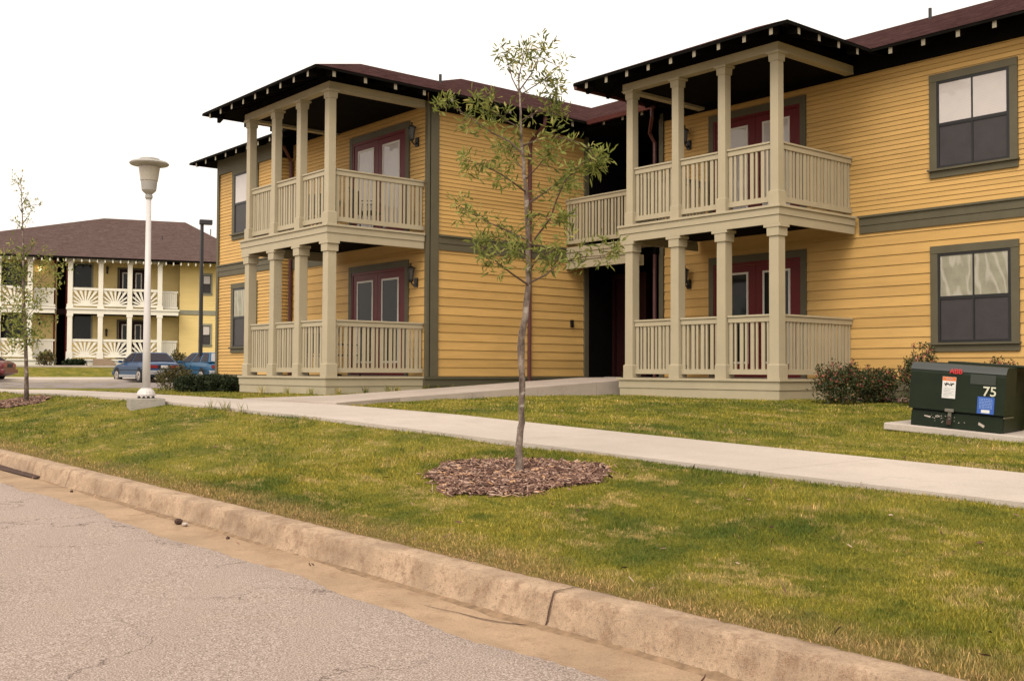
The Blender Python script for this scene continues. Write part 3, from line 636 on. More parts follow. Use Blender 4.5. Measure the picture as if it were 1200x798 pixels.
# ------------------------------------------------------------------ leaves
def leaves(C,n_per,spread,size,width,mat,name,parent=None,loc=(0,0,0),droop=0.,seed=1,outward=None,cols=None):
    """C: (k,3) clump centres; returns a mesh of pointed folded leaves"""
    rg=np.random.default_rng(seed);C=np.repeat(np.asarray(C,float),n_per,0);n=len(C)
    d=rg.normal(size=(n,3));d/=np.linalg.norm(d,axis=1)[:,None]
    P=C+d*spread*rg.random((n,1))**.6
    a=rg.normal(size=(n,3))*.75+d*1.0;a[:,2]+=.15-droop;a/=np.linalg.norm(a,axis=1)[:,None]
    r=rg.normal(size=(n,3));s=np.cross(a,r);s/=np.linalg.norm(s,axis=1)[:,None];nn=np.cross(a,s)
    L=size*rg.uniform(.6,1.15,(n,1));W=width*rg.uniform(.7,1.2,(n,1))
    v0=P;v1=P+a*L*.35+s*W*.5+nn*W*.15;v2=P+a*L*.35-s*W*.5+nn*W*.15;v3=P+a*L+nn*L*.12;v4=P+a*L*.72+s*W*.36;v5=P+a*L*.72-s*W*.36
    V=np.stack([v0,v1,v4,v3,v5,v2],1).reshape(-1,3);b=np.arange(n)[:,None]*6
    Fi=np.concatenate([b+0,b+1,b+2,b+3,b+0,b+3,b+4,b+5],1).ravel()
    return npmesh(name,V,Fi,4,mat,loc,parent)
def merge(a,b):
    import bmesh
    bm=bmesh.new();bm.from_mesh(a.data);bm.from_mesh(b.data);bm.to_mesh(a.data);bm.free();me=b.data;bpy.data.objects.remove(b);bpy.data.meshes.remove(me)
def mulch_ring(cx,cy,rx,ry,n,label,mat,seed,zoff=0,size=(.02,.07)):
    rg=np.random.default_rng(seed);c0=float(ht(cx,cy));th=rg.random(n)*2*np.pi;rr=np.sqrt(rg.random(n))*np.where(rg.random(n)<.05,1.12,1)*(1+.10*np.sin(th*3+seed)+.06*np.sin(th*7))
    x=cx+rx*rr*np.cos(th);y=cy+ry*rr*np.sin(th);z=ht(x,y)+.022*(1-np.clip(rr,0,1)**2)+rg.uniform(0,.022,n)+zoff
    L=rg.uniform(*size,n)*rg.choice([.7,1,1.6],n);W=rg.uniform(.004,.013,n);an=rg.random(n)*np.pi*2;tl=rg.normal(0,.28,n)
    d=np.stack([np.cos(an)*np.cos(tl),np.sin(an)*np.cos(tl),np.sin(tl)],1);s=np.stack([-np.sin(an),np.cos(an),rg.normal(0,.4,n)],1);c=np.stack([x,y,z],1)
    h=np.zeros((n,3));h[:,2]=.006
    q=[c-d*L[:,None]/2-s*W[:,None]/2,c+d*L[:,None]/2-s*W[:,None]/2,c+d*L[:,None]/2+s*W[:,None]/2,c-d*L[:,None]/2+s*W[:,None]/2]
    V=np.stack(q+[k+h for k in q],1).reshape(-1,3);b=np.arange(n)[:,None]*8
    Fi=np.concatenate([b+np.array(f) for f in ((4,5,6,7),(0,1,5,4),(1,2,6,5),(2,3,7,6),(3,0,4,7))],1).ravel()
    o=npmesh('mulch',V,Fi,4,mat);tag(o,label,'mulch',kind='stuff')
    # soil mound under the chips
    mb=MB();k=48;vs=[(cx,cy,float(ht(cx,cy))+.022+zoff)]
    for f_ in (.5,.97):
        for i in range(k):
            a=2*math.pi*i/k;r_=f_*(1+.10*math.sin(a*3+seed)+.06*math.sin(a*7));xx=cx+rx*r_*math.cos(a);yy=cy+ry*r_*math.sin(a);vs.append((xx,yy,float(ht(xx,yy))+(.018 if f_<.9 else .0)+zoff))
    fs=[(0,1+i,1+(i+1)%k) for i in range(k)]+[(1+i,1+k+i,1+k+(i+1)%k,1+(i+1)%k) for i in range(k)]
    mb.add(vs,fs);tag(mb.build('soil',M['soil']),kind='structure')
    return o
# main sapling ------------------------------------------------------
tb,TD=onground(608,557)
tree=empty('oak_sapling',tuple(tb),'young slender oak with sparse leaves in a mulch ring near the kerb','tree','young oaks planted between kerb and sidewalk')
tl=tuple(tb)
def tp(px,py,dd=0): return at(px,py,D=TD+dd)
trk=[(610,562,0),(608.5,545,0),(607.8,525,0),(611.3,495,.01),(612,450,.02),(610.5,413,.02),(611.2,393,.0),(615.5,372,.0),(619,334,.02),(618.5,279,.03),(616,216,.0),(611,166,-.03),(610,131,-.02),(608.5,104,0),(607,85,0)]
rad=[.050,.034,.028,.0255,.0245,.029,.027,.024,.022,.019,.016,.012,.008,.006,.003]
P_=[tp(*q) for q in trk]
# finer, knotty trunk
pts=[];rr=[]
for i in range(len(P_)-1):
    for k in range(4):
        f_=k/4;pts.append(P_[i]*(1-f_)+P_[i+1]*f_+RNG.normal(0,.0022,3));rr.append((rad[i]*(1-f_)+rad[i+1]*f_)*(1+RNG.uniform(-.07,.10)))
pts.append(P_[-1]);rr.append(rad[-1])
mb=MB(tl);mb.tube(pts,rr,10);mb.build('trunk',M['bark'],tree,smooth=True)
br=[[(620,332,0),(640,322,.1),(656,308,.2),(684,301,.3),(708,300,.35),(722,291,.38)],
[(619,334,0),(600,321,-.1),(583,308,-.2),(568,291,-.25),(560,286,-.3)],
[(621,288,0),(645,256,-.15),(652,235,-.2),(661,214,-.25),(676,196,-.3),(694,184,-.35),(700,194,-.36)],
[(619,282,0),(596,271,.15),(575,262,.25),(555,252,.3),(536,240,.35)],
[(618,290,0),(608,284,.2),(590,282,.35),(575,276,.4)],
[(616,225,0),(600,213,-.2),(585,203,-.3),(570,196,-.4),(544,186,-.45)],
[(617,240,0),(640,225,.2),(655,212,.3),(668,215,.35)],
[(612,180,0),(597,166,.1),(575,155,.2),(553,139,.25),(530,125,.3),(516,118,.3)],
[(611,172,0),(630,164,-.15),(650,160,-.2),(672,165,-.25),(690,172,-.3),(701,192,-.3)],
[(610,150,0),(590,140,-.2),(572,127,-.3),(560,119,-.3)],
[(610,142,0),(628,132,.2),(645,128,.3),(655,120,.3)],
[(617,262,0),(632,250,-.2),(650,262,-.3),(662,255,-.35)],
[(609,110,0),(600,92,.05),(596,76,.1),(590,62,.1)],
[(609,106,0),(622,88,-.05),(632,66,-.1),(638,50,-.1)],
[(608,92,0),(612,72,.0),(617,58,0)],
[(609,112,0),(628,100,.1),(645,88,.15),(656,98,.15)],
[(616,210,0),(630,196,-.1),(642,180,-.2),(650,176,-.25)],
[(614,200,0),(606,190,.3),(600,178,.4),(590,172,.45)],
[(620,318,0),(628,306,-.25),(642,296,-.4),(655,290,-.45)],
[(619,300,0),(604,292,-.3),(596,290,-.4)]]
bm_=MB(tl);cl=[];wt=[]
for bi,b in enumerate(br):
    q=[tp(*p) for p in b];r0=.0085 if bi<9 else .006
    bm_.tube(q,[r0*(1-.75*i/(len(q)-1)) for i in range(len(q))],6)
    nseg=len(q)-1
    for i in range(nseg):
        for k in range(5):
            f_=(i+k/5)/nseg
            if f_<.32: continue
            c=q[i]*(1-k/5)+q[i+1]*(k/5);
            if RNG.random()<.74:
                off=RNG.normal(0,.055,3);tipc=c+off
                bm_.tube([c,tipc],[.003,.0015],4,False);cl.append(tipc)
    for k in range(3): cl.append(q[-1]+RNG.normal(0,.025,3))
bm_.build('branches',M['twig'],tree)
cl=np.array(cl);low=cl[:,2]<tp(610,115)[2]
c1_=leaves(cl[low],14,.055,.078,.016,M['leaf'],'crown',tree,tl,0,3)
merge(c1_,leaves(cl[~low],14,.06,.070,.015,M['leaf'],'crown',tree,tl,0,4))

mulch_ring(tb[0]-.02,tb[1]-.06,.84,.64,5600,'brown bark mulch ring around the nearer sapling',M['mulch'],5)
# left sapling ------------------------------------------------------
lb,LD=onground(31,471)
t2=empty('oak_sapling',tuple(lb),'thin young oak with a bare leader, left of the white street lamp','tree','young oaks planted between kerb and sidewalk');ll=tuple(lb)
def lp(px,py,dd=0): return at(px,py,D=LD+dd)
q=[lp(*p) for p in ((31,473),(31,440),(30,400),(28,360),(27,320),(27,285),(26,250),(25,225),(24,208))]
mb=MB(ll);mb.tube(q,[.05,.038,.034,.03,.022,.014,.010,.007,.004],8);mb.build('trunk',M['bark'],t2,smooth=True)
b2=[[(30,400),(15,392),(4,384)],[(30,396),(42,384),(52,376)],[(29,382),(12,368),(0,362)],[(29,375),(40,362),(48,350),(58,345)],[(28,362),(14,350),(2,342)],[(28,350),(40,338),(52,322),(66,318)],[(27,335),(14,326),(2,312),(-8,305)],[(27,322),(36,306),(50,300),(62,300)],[(27,315),(20,300),(10,292)],[(30,392),(38,402),(46,398)],[(29,388),(18,398),(8,402)],[(27,300),(36,292),(44,280)],[(28,345),(10,338),(-10,330),(-20,328)],[(29,370),(8,378),(-10,375)],[(28,330),(48,330),(70,312),(84,305)],
[(27,270),(20,262),(15,258)],[(27,262),(34,252),(38,244)],[(26,250),(21,240)],[(26,240),(31,230),(36,242)],[(25,225),(20,214),(17,208)],[(24,212),(27,205)],[(26,245),(40,240),(50,240)]]
bm_=MB(ll);cl=[];ct=[]
for b in b2:
    dz=RNG.uniform(-.8,.8);q=[lp(x,y,dz*i/(len(b)-1)) for i,(x,y) in enumerate(b)];bm_.tube(q,[.009]+[.004]*(len(q)-1),5)
    for i in range(len(q)-1):
        for k in range(6):
            if b[0][1]>300 and RNG.random()<.8: cl.append(q[i]*(1-k/6)+q[i+1]*k/6+RNG.normal(0,.13,3))
            elif b[0][1]<=300 and RNG.random()<.6: ct.append(q[i]*(1-k/6)+q[i+1]*k/6+RNG.normal(0,.04,3))
bm_.build('branches',M['twig'],t2)
c1_=leaves(cl,10,.12,.09,.03,M['leaf'],'crown',t2,ll,0,9)
merge(c1_,leaves(ct,6,.05,.07,.02,M['leaf'],'crown',t2,ll,0,10))
mulch_ring(lb[0]-.35,lb[1]-.1,1.0,.6,1800,'brown mulch ring around the thin oak at the left edge',M['mulch'],8)
# ------------------------------------------------------------------ shrubs
def shrub(px,py,D,w,h,name,label,cat,mat,seed,group=None,flower=0,n=160,per=12,ls=.05,box=False):
    p=at(px,py,D=D);p=np.array([p[0],p[1],float(ht(p[0],p[1]))]);e_=empty(name,tuple(p),label,cat,group);rg=np.random.default_rng(seed)
    mb=MB(tuple(p));tips=[]
    for k in range(14):
        a=rg.random()*6.28;r_=w/2*rg.uniform(.3,.9);tip=p+np.array([math.cos(a)*r_,math.sin(a)*r_,h*rg.uniform(.6,1.05)*(1-.25*(r_/(w/2))**2)]);mid_=p+np.array([math.cos(a)*r_*.4,math.sin(a)*r_*.4,h*.45]);mb.tube([p,mid_,tip],[.012,.008,.003],5,False);tips.append(tip)
    mb.build('stems',M['twig'],e_)
    d=rg.normal(size=(n,3));d/=np.linalg.norm(d,axis=1)[:,None];d[:,2]=np.abs(d[:,2])*1.0
    rr=rg.uniform(.45,1.0,(n,1))**.7
    if box: d=np.sign(d)*np.abs(d)**.55
    lob=1+.16*np.sin(d[:,:1]*5+seed)+.13*np.sin(d[:,1:2]*6+seed*2)
    c=p+d*rr*lob*np.array([w/2,w/2,h*.52])+np.array([0,0,h*.38])
    low_=rg.random((n//3,3))*2-1;low_[:,2]=np.abs(low_[:,2])*.35;c=np.vstack([c,p+low_*np.array([w*.42,w*.42,h])])
    c=c[c[:,2]>p[2]+.02]
    c=np.vstack([c]+[np.array(tips)])
    leaves(c,per,.09*max(w,.5),ls,ls*.42,mat,'foliage',e_,tuple(p),0,seed)
    if flower:
        ft=[c[i] for i in rg.choice(len(c),flower) if c[i][2]>p[2]+h*.4]+tips
        leaves(np.array(ft),12,.035,.024,.02,M['flower'],'blossoms',e_,tuple(p),0,seed+50)
    return e_
shrub(987,462,16.4,.80,.62,'flowering_shrub','pink-flowered shrub against the corner of the right porch','shrub',M['leafrose'],11,'flowering shrubs along the right wing',flower=55,n=300)
shrub(1026,462,16.9,.66,.56,'flowering_shrub','dark leafy shrub with few blossoms, just right of the pink-flowered one','shrub',M['leafrose'],12,'flowering shrubs along the right wing',flower=14,n=300)
shrub(1078,462,15.6,.62,.88,'flowering_shrub','tall thin flowering shrub rising behind the left end of the green cabinet','shrub',M['leafrose'],13,'flowering shrubs along the right wing',flower=35,n=150)
shrub(1170,462,14.8,.8,.70,'flowering_shrub','shrub with pink tips just showing above the green cabinet top','shrub',M['leafrose'],14,'flowering shrubs along the right wing',flower=50,n=120)
shrub(735,452,22.0,.25,.42,'small_plant','small dark plant at the left end of the right porch deck','plant',M['leafdark'],15,n=40)
for i,(px,D,w,h,lab) in enumerate(((224,24.5,.72,.50,'clipped dark shrub, leftmost of the low hedge row by the left wing'),(240,24.3,.75,.52,'clipped dark shrub, second from the left in the hedge row by the left wing'),(257,24.0,.75,.50,'clipped dark shrub, second from the right in the hedge row by the left wing'),(273,23.7,.68,.44,'clipped dark shrub next to the left porch, rightmost of the hedge row'))):
    shrub(px,455,D,w,h*.74,'hedge_shrub',lab,'shrub',M['leafdark'],20+i,'low dark shrubs in a row beside the left wing',n=260,per=16,ls=.05,box=True)
shrub(205,455,26.5,.95,.62,'olive_shrub','loose olive-green shrub at the left end of the hedge row, before the parked cars','shrub',M['leafolive'],25,n=160,ls=.06)
# mulch bed along the right wing
rg=RNG
mulch_ring(3.2,1.35,3.2,.62,3600,'reddish mulch bed along the right wing wall',M['mulchR'],33,.005,(.03,.09))
# ------------------------------------------------------------------ street lamp
p=at(171,474,D=16.8);g=float(ht(p[0],p[1]));lx,ly=p[0],p[1]
lampx,lampy=lx,ly
lamp=empty('street_lamp',(lx,ly,g),'white-poled street lamp with a wide disc cap on a concrete block','street lamp')
zt=lambda py:float(at(172,py,D=16.8)[2])
bs_=zt(466.5)
mb=MB((lx,ly,g));mb.M=Matrix.Translation((lx,ly,0))@Matrix.Rotation(-.24,4,'Z');mb.box(-.26,.26,-.26,.26,g-.2,bs_);mb.M=None;mb.build('concrete_base',M['block'],lamp,bevel=.01)
mb=MB((lx,ly,g));mb.lathe(lx,ly,[(.14,bs_+.035),(.145,bs_+.06),(.125,bs_+.11),(.085,bs_+.15),(.06,bs_+.16)],16);mb.build('base_cover',M['pole'],lamp,smooth=False)
for a in range(4):
    an=a*math.pi/2+.9;mb=MB((lx,ly,g));mb.lathe(lx+.11*math.cos(an),ly+.11*math.sin(an),[(.014,bs_),(.014,bs_+.05)],6);mb.lathe(lx+.11*math.cos(an),ly+.11*math.sin(an),[(.026,bs_),(.026,bs_+.02)],6);mb.build('anchor_bolt',M['iron'],lamp)
mb=MB((lx,ly,g));mb.tube([(lx,ly,bs_+.03),(lx,ly,zt(400)),(lx,ly,zt(231))],[.063,.056,.038],18);mb.build('pole',M['pole'],lamp,smooth=True)
mb=MB((lx,ly,g));mb.lathe(lx,ly,[(.04,zt(233)),(.058,zt(231)),(.058,zt(228)),(.045,zt(227)),(.09,zt(224)),(.112,zt(222)),(.128,zt(211))],24);mb.build('lamp_housing',M['lampgrey'],lamp)
mb=MB((lx,ly,g));mb.lathe(lx,ly,[(.132,zt(211)),(.136,zt(210.5)),(.165,zt(195)),(.16,zt(194))],24);mb.build('lamp_lens',M['lamplens'],lamp)
mb=MB((lx,ly,g));mb.lathe(lx,ly,[(.17,zt(194)),(.29,zt(192)),(.305,zt(190.5)),(.28,zt(188.5)),(.16,zt(186.8)),(.155,zt(185)),(.13,zt(184.2)),(.02,zt(183.8))],28);mb.build('lamp_cap',M['lampgrey'],lamp)
# parking-lot light
D=49.;p=at(234.5,444,D=D);g=float(ht(p[0],p[1]));lx,ly=p[0],p[1];top=float(at(234,260,D=D)[2])
pl=empty('parking_lot_light',(lx,ly,g),'tall dark square pole with a flat box light above the parked cars','light pole')
mb=MB((lx,ly,g));mb.frus(lx,ly,g,top,.075,.06);mb.build('pole',M['lampdark'],pl)
mb=MB((lx,ly,g));mb.M=Matrix.Translation((lx,ly,0))@Matrix.Rotation(math.atan2(FX[1],FX[0]),4,'Z');mb.box(-.12,.46,-.16,.16,top-.10,top+.12);mb.M=None;mb.build('light_head',M['lampdark'],pl,bevel=.02)
# ------------------------------------------------------------------ transformer
A=np.array(at(1066,497,D=12.5));Bv=np.array(at(1171,508,D=11.88));ux=Bv-A;Wt=float(np.linalg.norm(ux));ux/=Wt
nn_=np.cross(ux,[0,0,1]);nn_/=np.linalg.norm(nn_);uz=np.cross(nn_*-1,ux)*1.0
if uz[2]<0: uz=-uz
back=-nn_ if np.dot(nn_,CAM-A)>0 else nn_
MT=Matrix.Identity(4)
for i in range(3): MT[i][0]=ux[i];MT[i][1]=back[i];MT[i][2]=uz[i];MT[i][3]=A[i]
gA=float(A[2])
xf=empty('transformer_cabinet',(A[0],A[1],A[2]),'dark green utility cabinet numbered 75 on a concrete pad','utility box')
def tm(): b=MB((A[0],A[1],A[2]));b.M=MT;return b
Ht=.735;W0=Wt+.03
b=tm();b.box(0,W0,.05,.95,0,Ht-.02);b.build('tank',M['xg'],xf,bevel=.01)
b=tm();b.box(.01,W0-.01,.0,.40,0,.175);b.build('sill_panel',M['xg'],xf,bevel=.006)
# hood with rounded upper front edge (profile extruded along width)
pr=[(-.03,.20),(-.032,.62),(-.022,.68),(.005,.715),(.05,.735),(.42,.742),(.42,.20)]
b=tm();n=len(pr);vs=[(-.012,y,z) for y,z in pr]+[(W0+.012,y,z) for y,z in pr];fs=[(i,n+i,n+(i+1)%n,(i+1)%n) for i in range(n)]+[tuple(range(n)),tuple(range(2*n-1,n-1,-1))]
b.add(vs,fs);hood=b.build('hood',M['xg'],xf)
b=tm();vs=[(-.013,y-.0015,z+.0015) for y,z in pr[1:5]]+[(W0+.013,y-.0015,z+.0015) for y,z in pr[1:5]];fs=[(i,4+i,5+i,1+i) for i in range(3)]
b.add([(-.013,-.0335,.655)]+[(v) for v in vs[1:4]]+[(W0+.013,-.0335,.655)]+vs[5:8],fs);b.build('hood_edge',M['xrim'],hood)
b=tm();b.box(.25,W0+.3,.45,1.0,.735,.765);b.box(.0,W0+.0,.42,.98,.0,.74);b.build('tank_cover',M['xg'],xf,bevel=.01)
b=tm();b.box(W0+.001,W0+.012,.0,.40,.165,.18);b.build('seam_strip',M['tin'],xf)
b=tm();b.box(.40,.50,-.055,-.02,.19,.225);b.box(.43,.47,-.03,-.004,.10,.20);b.build('latch',M['tin'],xf,bevel=.004)
b=tm();b.box(.425,.475,-.05,-.028,.045,.10);b.tube([(.433,-.039,.10),(.433,-.039,.125),(.45,-.039,.138),(.467,-.039,.125),(.467,-.039,.10)],[.006]*5,6);b.build('padlock',M['soil'],xf)
def face(x0,x1,z0,z1,mat,d,name,label=None):
    b=tm();b.box(x0,x1,-.033-d,-.030,z0,z1);return b.build(name,M[mat],hood,label=label)
S_=Wt/105.0
fx=lambda px:(px-1069)*S_*1.0
# warning label, sized from its place on the hood
wl=face(.352,.500,.345,.590,'s_white',.003,'warning_label','white warning label with an orange header')
def sub(x0,x1,z0,z1,mat,d,name):
    b=tm();b.box(x0,x1,-.033-d,-.0335,z0,z1);return b.build(name,M[mat],hood)
sub(.354,.498,.545,.588,'s_orange',.0036,'label_header')
b=tm();
for i,(x0,x1) in enumerate(((.37,.482),(.37,.445),(.37,.482),(.37,.46),(.37,.482),(.37,.43))): zz=.455-i*.017;b.box(x0,x1,-.0368,-.0335,zz,zz+.005)
b.box(.385,.47,-.0370,-.0335,.562,.574);b.build('label_text_lines',M['s_greytext'],hood)
b=tm()
for c in ((.382,.505),(.398,.515),(.392,.495),(.41,.507),(.428,.502),(.446,.510),(.455,.498),(.470,.514)): b.M=MT@Matrix.Translation((c[0],-.0345,c[1]))@Matrix.Rotation(c[0]*60,4,'Y');b.box(-.012,.012,-.003,.002,-.006,.006)
b.M=None;b.build('label_pictogram',M['s_black'],hood)
face(.655,.925,.530,.640,'s_plate',.004,'name_plate')
face(.745,.925,.135+.07,.395,'s_blue',.003,'blue_sticker')
b=tm();rg=random.Random(3)
for r_ in range(7):
    x=.765
    while x<.90: l=rg.uniform(.008,.03);b.box(x,min(x+l,.905),-.0368,-.0335,.368-r_*.017,.368-r_*.017+.008);x+=l+.006
b.build('sticker_text_lines',M['s_paleblue'],hood)
sub(.79,.88,.215,.25,'s_white',.0038,'sticker_box')
def text(s,size,x,z,mat,parent,name,d=.036,bold=.0):
    cu=bpy.data.curves.new(name,'FONT');cu.body=s;cu.size=size;cu.extrude=.0012;cu.offset=bold
    o=bpy.data.objects.new('t',cu);COL.objects.link(o);dg=bpy.context.evaluated_depsgraph_get();me=bpy.data.meshes.new_from_object(o.evaluated_get(dg));bpy.data.objects.remove(o)
    me.name=name;me.materials.clear();me.materials.append(M[mat]);ob=bpy.data.objects.new(name,me);COL.objects.link(ob);ob.parent=parent
    L=Matrix.Translation((-A[0],-A[1],-A[2]))@MT@Matrix.Translation((x,-d,z))@Matrix.Rotation(math.pi/2,4,'X')
    me.transform(L);return ob
text('75',.15,.795,.408,'s_cream75',hood,'number_75',.041,.002)
o=text('ABB',.078,.425,.632,'s_red',hood,'maker_lettering',.041,.0015)
b=tm();rg=random.Random(5)
for _ in range(26):
    x,z=rg.choice([(rg.gauss(.33,.05),rg.gauss(.12,.02)),(rg.gauss(.45,.08),rg.gauss(.08,.03)),(rg.gauss(.25,.05),rg.gauss(.115,.01))]);z=min(max(z,.02),.165);l=rg.uniform(.004,.014);b.box(x,x+l,-.004,.002,z,min(z+l*.6,.172))
b.hexa([(.76,-.003,.075),(.82,-.003,.045),(.82,.002,.045),(.76,.002,.075)],[(.765,-.003,.105),(.83,-.003,.07),(.83,.002,.07),(.765,.002,.105)])
b.hexa([(.16,-.003,.115),(.23,-.003,.10),(.23,.002,.10),(.16,.002,.115)],[(.165,-.003,.128),(.235,-.003,.12),(.235,.002,.12),(.165,.002,.128)])
b.build('paint_chips',M['walk'],xf)
b=tm();b.box(-.27,1.55,-.10,1.3,-.085,-.003);pad=b.build('concrete_pad',M['walk'],None,bevel=.012);tag(pad,'low concrete pad under the green utility cabinet','pad')
# ------------------------------------------------------------------ cars
def car(name,loc,rz,paintm,label,wagon=False,glassR='carglass',Lc=4.4,plate=True):
    e_=empty(name,loc,label,'car','cars parked in the lot',rz=rz);mk=lambda:MB()
    h=Lc/2;w=.85
    # stations: x, z_bottom, z_shoulder, z_top, halfwidth  (front = +x)
    st=[(-h,.42,.62,.70,.70),(-h+.06,.32,.70,.86,.78),(-h+.3,.24,.74,.93,.83),(-1.2,.22,.76,.95,.85),(0,.22,.76,.94,.86),(.9,.22,.74,.92,.85),(1.5,.24,.70,.84,.83),(h-.25,.28,.62,.74,.78),(h-.04,.34,.55,.66,.70),(h,.42,.5,.58,.62)]
    vs=[];fs=[]
    for x,zb,zs_,zt_,hw in st:
        ring=[(-hw*.85,zb),(-hw,zb+.12),(-hw*1.0,zs_),(-hw*.93,zt_-.03),(-hw*.80,zt_),(0,zt_+.02),(hw*.80,zt_),(hw*.93,zt_-.03),(hw*1.0,zs_),(hw,zb+.12),(hw*.85,zb)]
        vs+=[(x,y,z) for y,z in ring]
    n=11
    for i in range(len(st)-1):
        for k in range(n): fs.append((i*n+k,i*n+(k+1)%n,(i+1)*n+(k+1)%n,(i+1)*n+k))
    fs+=[tuple(range(n-1,-1,-1)),tuple((len(st)-1)*n+k for k in range(n))]
    b=mk();b.add(vs,fs);body=b.build('body',paintm,e_,smooth=False,bevel=.02)
    xb0,xb1,xt0,xt1=(-1.75,1.0,-1.15,.25) if not wagon else (-h+.12,.95,-h+.45,.2)
    zt2=1.37
    q=lambda x0,x1,z,hw:[(x0,-hw,z),(x1,-hw,z),(x1,hw,z),(x0,hw,z)]
    b=mk();b.hexa(q(xb0,xb1,.93,.78),q(xt0,xt1,zt2,.58));b.hexa(q(xt0,xt1,zt2,.58),q(xt0+.15,xt1-.2,zt2+.035,.45));b.build('cabin',paintm,e_,bevel=.02)
    # glass: quads on each cabin side
    def pane(c,ins,nm_,mt):
        c=[Vector(v) for v in c];ctr=sum(c,Vector())/4;nr=(c[1]-c[0]).cross(c[3]-c[0]).normalized()
        if nr.dot(ctr-Vector((0,0,1.1)))<0:nr=-nr
        cc=[v+(ctr-v)*ins for v in c];b=mk();b.hexa([v+nr*.004 for v in cc],[v+nr*.012 for v in cc]);b.build(nm_,M[mt],e_)
    lerp=lambda a,b_,t:tuple(a[i]*(1-t)+b_[i]*t for i in range(3))
    for sgn in (-1,1):
        bl,br_=(xb0,sgn*.78,.95),(xb1,sgn*.78,.95);tl_,tr=(xt0,sgn*.58,zt2),(xt1,sgn*.58,zt2)
        for u0,u1 in ((.06,.50),(.53,.95)) if not wagon else ((.03,.30),(.33,.62),(.65,.96)):
            pane([lerp(bl,br_,u0),lerp(bl,br_,u1),lerp(tl_,tr,u1),lerp(tl_,tr,u0)],.10,'side_window','carglass')
    pane([(xb0,-.78,.95),(xb0,.78,.95),(xt0,.58,zt2),(xt0,-.58,zt2)],.12,'rear_window',glassR)
    pane([(xb1,-.78,.95),(xb1,.78,.95),(xt1,.58,zt2),(xt1,-.58,zt2)],.10,'windscreen','carglass')
    for wx in (-1.32,1.32):
        for sgn in (-1,1):
            b=mk();b.M=Matrix.Translation((wx,sgn*.76,.31))@Matrix.Rotation(math.pi/2,4,'X');b.lathe(0,0,[(.24,-.10),(.31,-.085),(.31,.085),(.24,.10)],22);b.M=None;wh=b.build('wheel',M['tyre'],e_)
            b=mk();b.M=Matrix.Translation((wx,sgn*.76,.31))@Matrix.Rotation(math.pi/2,4,'X');b.lathe(0,0,[(.20,-.115),(.215,-.10),(.215,.10),(.20,.115)],14)
            for k_ in range(5):
                a=k_*2*math.pi/5;b.tube([(.03*math.cos(a),.03*math.sin(a),-.12),(.19*math.cos(a),.19*math.sin(a),-.12)],[.03,.02],5);b.tube([(.03*math.cos(a),.03*math.sin(a),.12),(.19*math.cos(a),.19*math.sin(a),.12)],[.03,.02],5)
            b.M=None;b.build('rim',M['rim'],wh)
            b=mk();b.M=Matrix.Translation((wx,sgn*.80,.33))@Matrix.Rotation(math.pi/2,4,'X');b.lathe(0,0,[(.37,-.05),(.37,.05)],22);b.M=None;b.build('wheel_arch',M['tyre'],e_)
    for sgn in (-1,1):
        b=mk();b.box(-h-.012,-h+.12,sgn*.50-.20,sgn*.50+.20,.66,.80);b.build('tail_light',M['tail'],e_,bevel=.01)
        b=mk();b.box(h-.12,h+.01,sgn*.45-.15,sgn*.45+.15,.56,.66);b.build('headlight',M['carglassL'],e_)
        b=mk();b.box(.62,.80,sgn*.93-.08,sgn*.93+.08,.90,1.02);b.build('wing_mirror',paintm,e_,bevel=.02)
    for sgn in (-1,1):
        b=mk();b.box(-1.0,1.0,sgn*.855-.012,sgn*.855+.012,.24,.36);b.build('side_skirt',M['bumper'],e_)
        b=mk();b.box(-1.9,1.6,sgn*.862-.01,sgn*.862+.01,.56,.59);b.build('side_trim',M['tyre'],e_)
    b=mk();b.box(-h-.07,-h+.10,-.80,.80,.36,.56);b.build('rear_bumper',M['bumper'] if plate else paintm,e_,bevel=.03)
    b=mk();b.box(h-.10,h+.05,-.74,.74,.32,.50);b.build('front_bumper',paintm,e_,bevel=.03)
    b=mk();b.box(-h-.02,-h,-.29,.29,.64,.80);b.build('tail_panel',M['tyre'],e_)
    if plate: b=mk();b.box(-h-.03,-h-.0205,-.17,.17,.67,.79);b.build('licence_plate',M['platew'],e_)
    return e_
fa=math.atan2(FN[1],FN[0])
def carspot(px,D):
    p=at(px,440,D=D);return (p[0],p[1],float(ht(p[0],p[1]))+.0)
car('parked_car',carspot(170,50.5),fa+.36,M['carblue'],'blue sedan seen from behind, left of the paler blue car')
car('parked_car',carspot(240,50.0),fa+.38,M['carblue2'],'pale blue hatchback half hidden by the corner of the yellow building',True,'carglassL',4.2)
car('parked_car',carspot(-47,48.5),fa+1.28,M['carred'],'dark red car whose tail shows at the left edge',plate=False)
# ------------------------------------------------------------------ parking lot
def farsheet(name,X0,X1,d0,d1,mat,z,th=0,slope=0,n=6):
    mb=MB()
    vs=[];xs_=np.linspace(X0,X1,n)
    for d in (d0,d1):
        for x in xs_: vs.append(far(x,d+slope*x,z))
    fs=[(i,i+1,n+i+1,n+i) for i in range(n-1)]
    if th:
        m_=len(vs);vs+=[(v[0],v[1],v[2]-th) for v in vs]
        fs+=[(i,m_+i,m_+i+1,i+1) for i in range(n-1)]+[(n+i,n+i+1,m_+n+i+1,m_+n+i) for i in range(n-1)]
    mb.add(vs,fs);return tag(mb.build(name,mat),kind='structure')
farsheet('parking_lot',-60,8.2,34.,50,M['lot'],-.474)
mb=MB();a=[far(-60,50,-.36),far(9,50,-.36),far(9,54.5,-.27),far(-60,54.5,-.27)];mb.hexa([(v[0],v[1],v[2]-.2) for v in a],a);tag(mb.build('far_walk',M['walk']),kind='structure')
mb=MB()
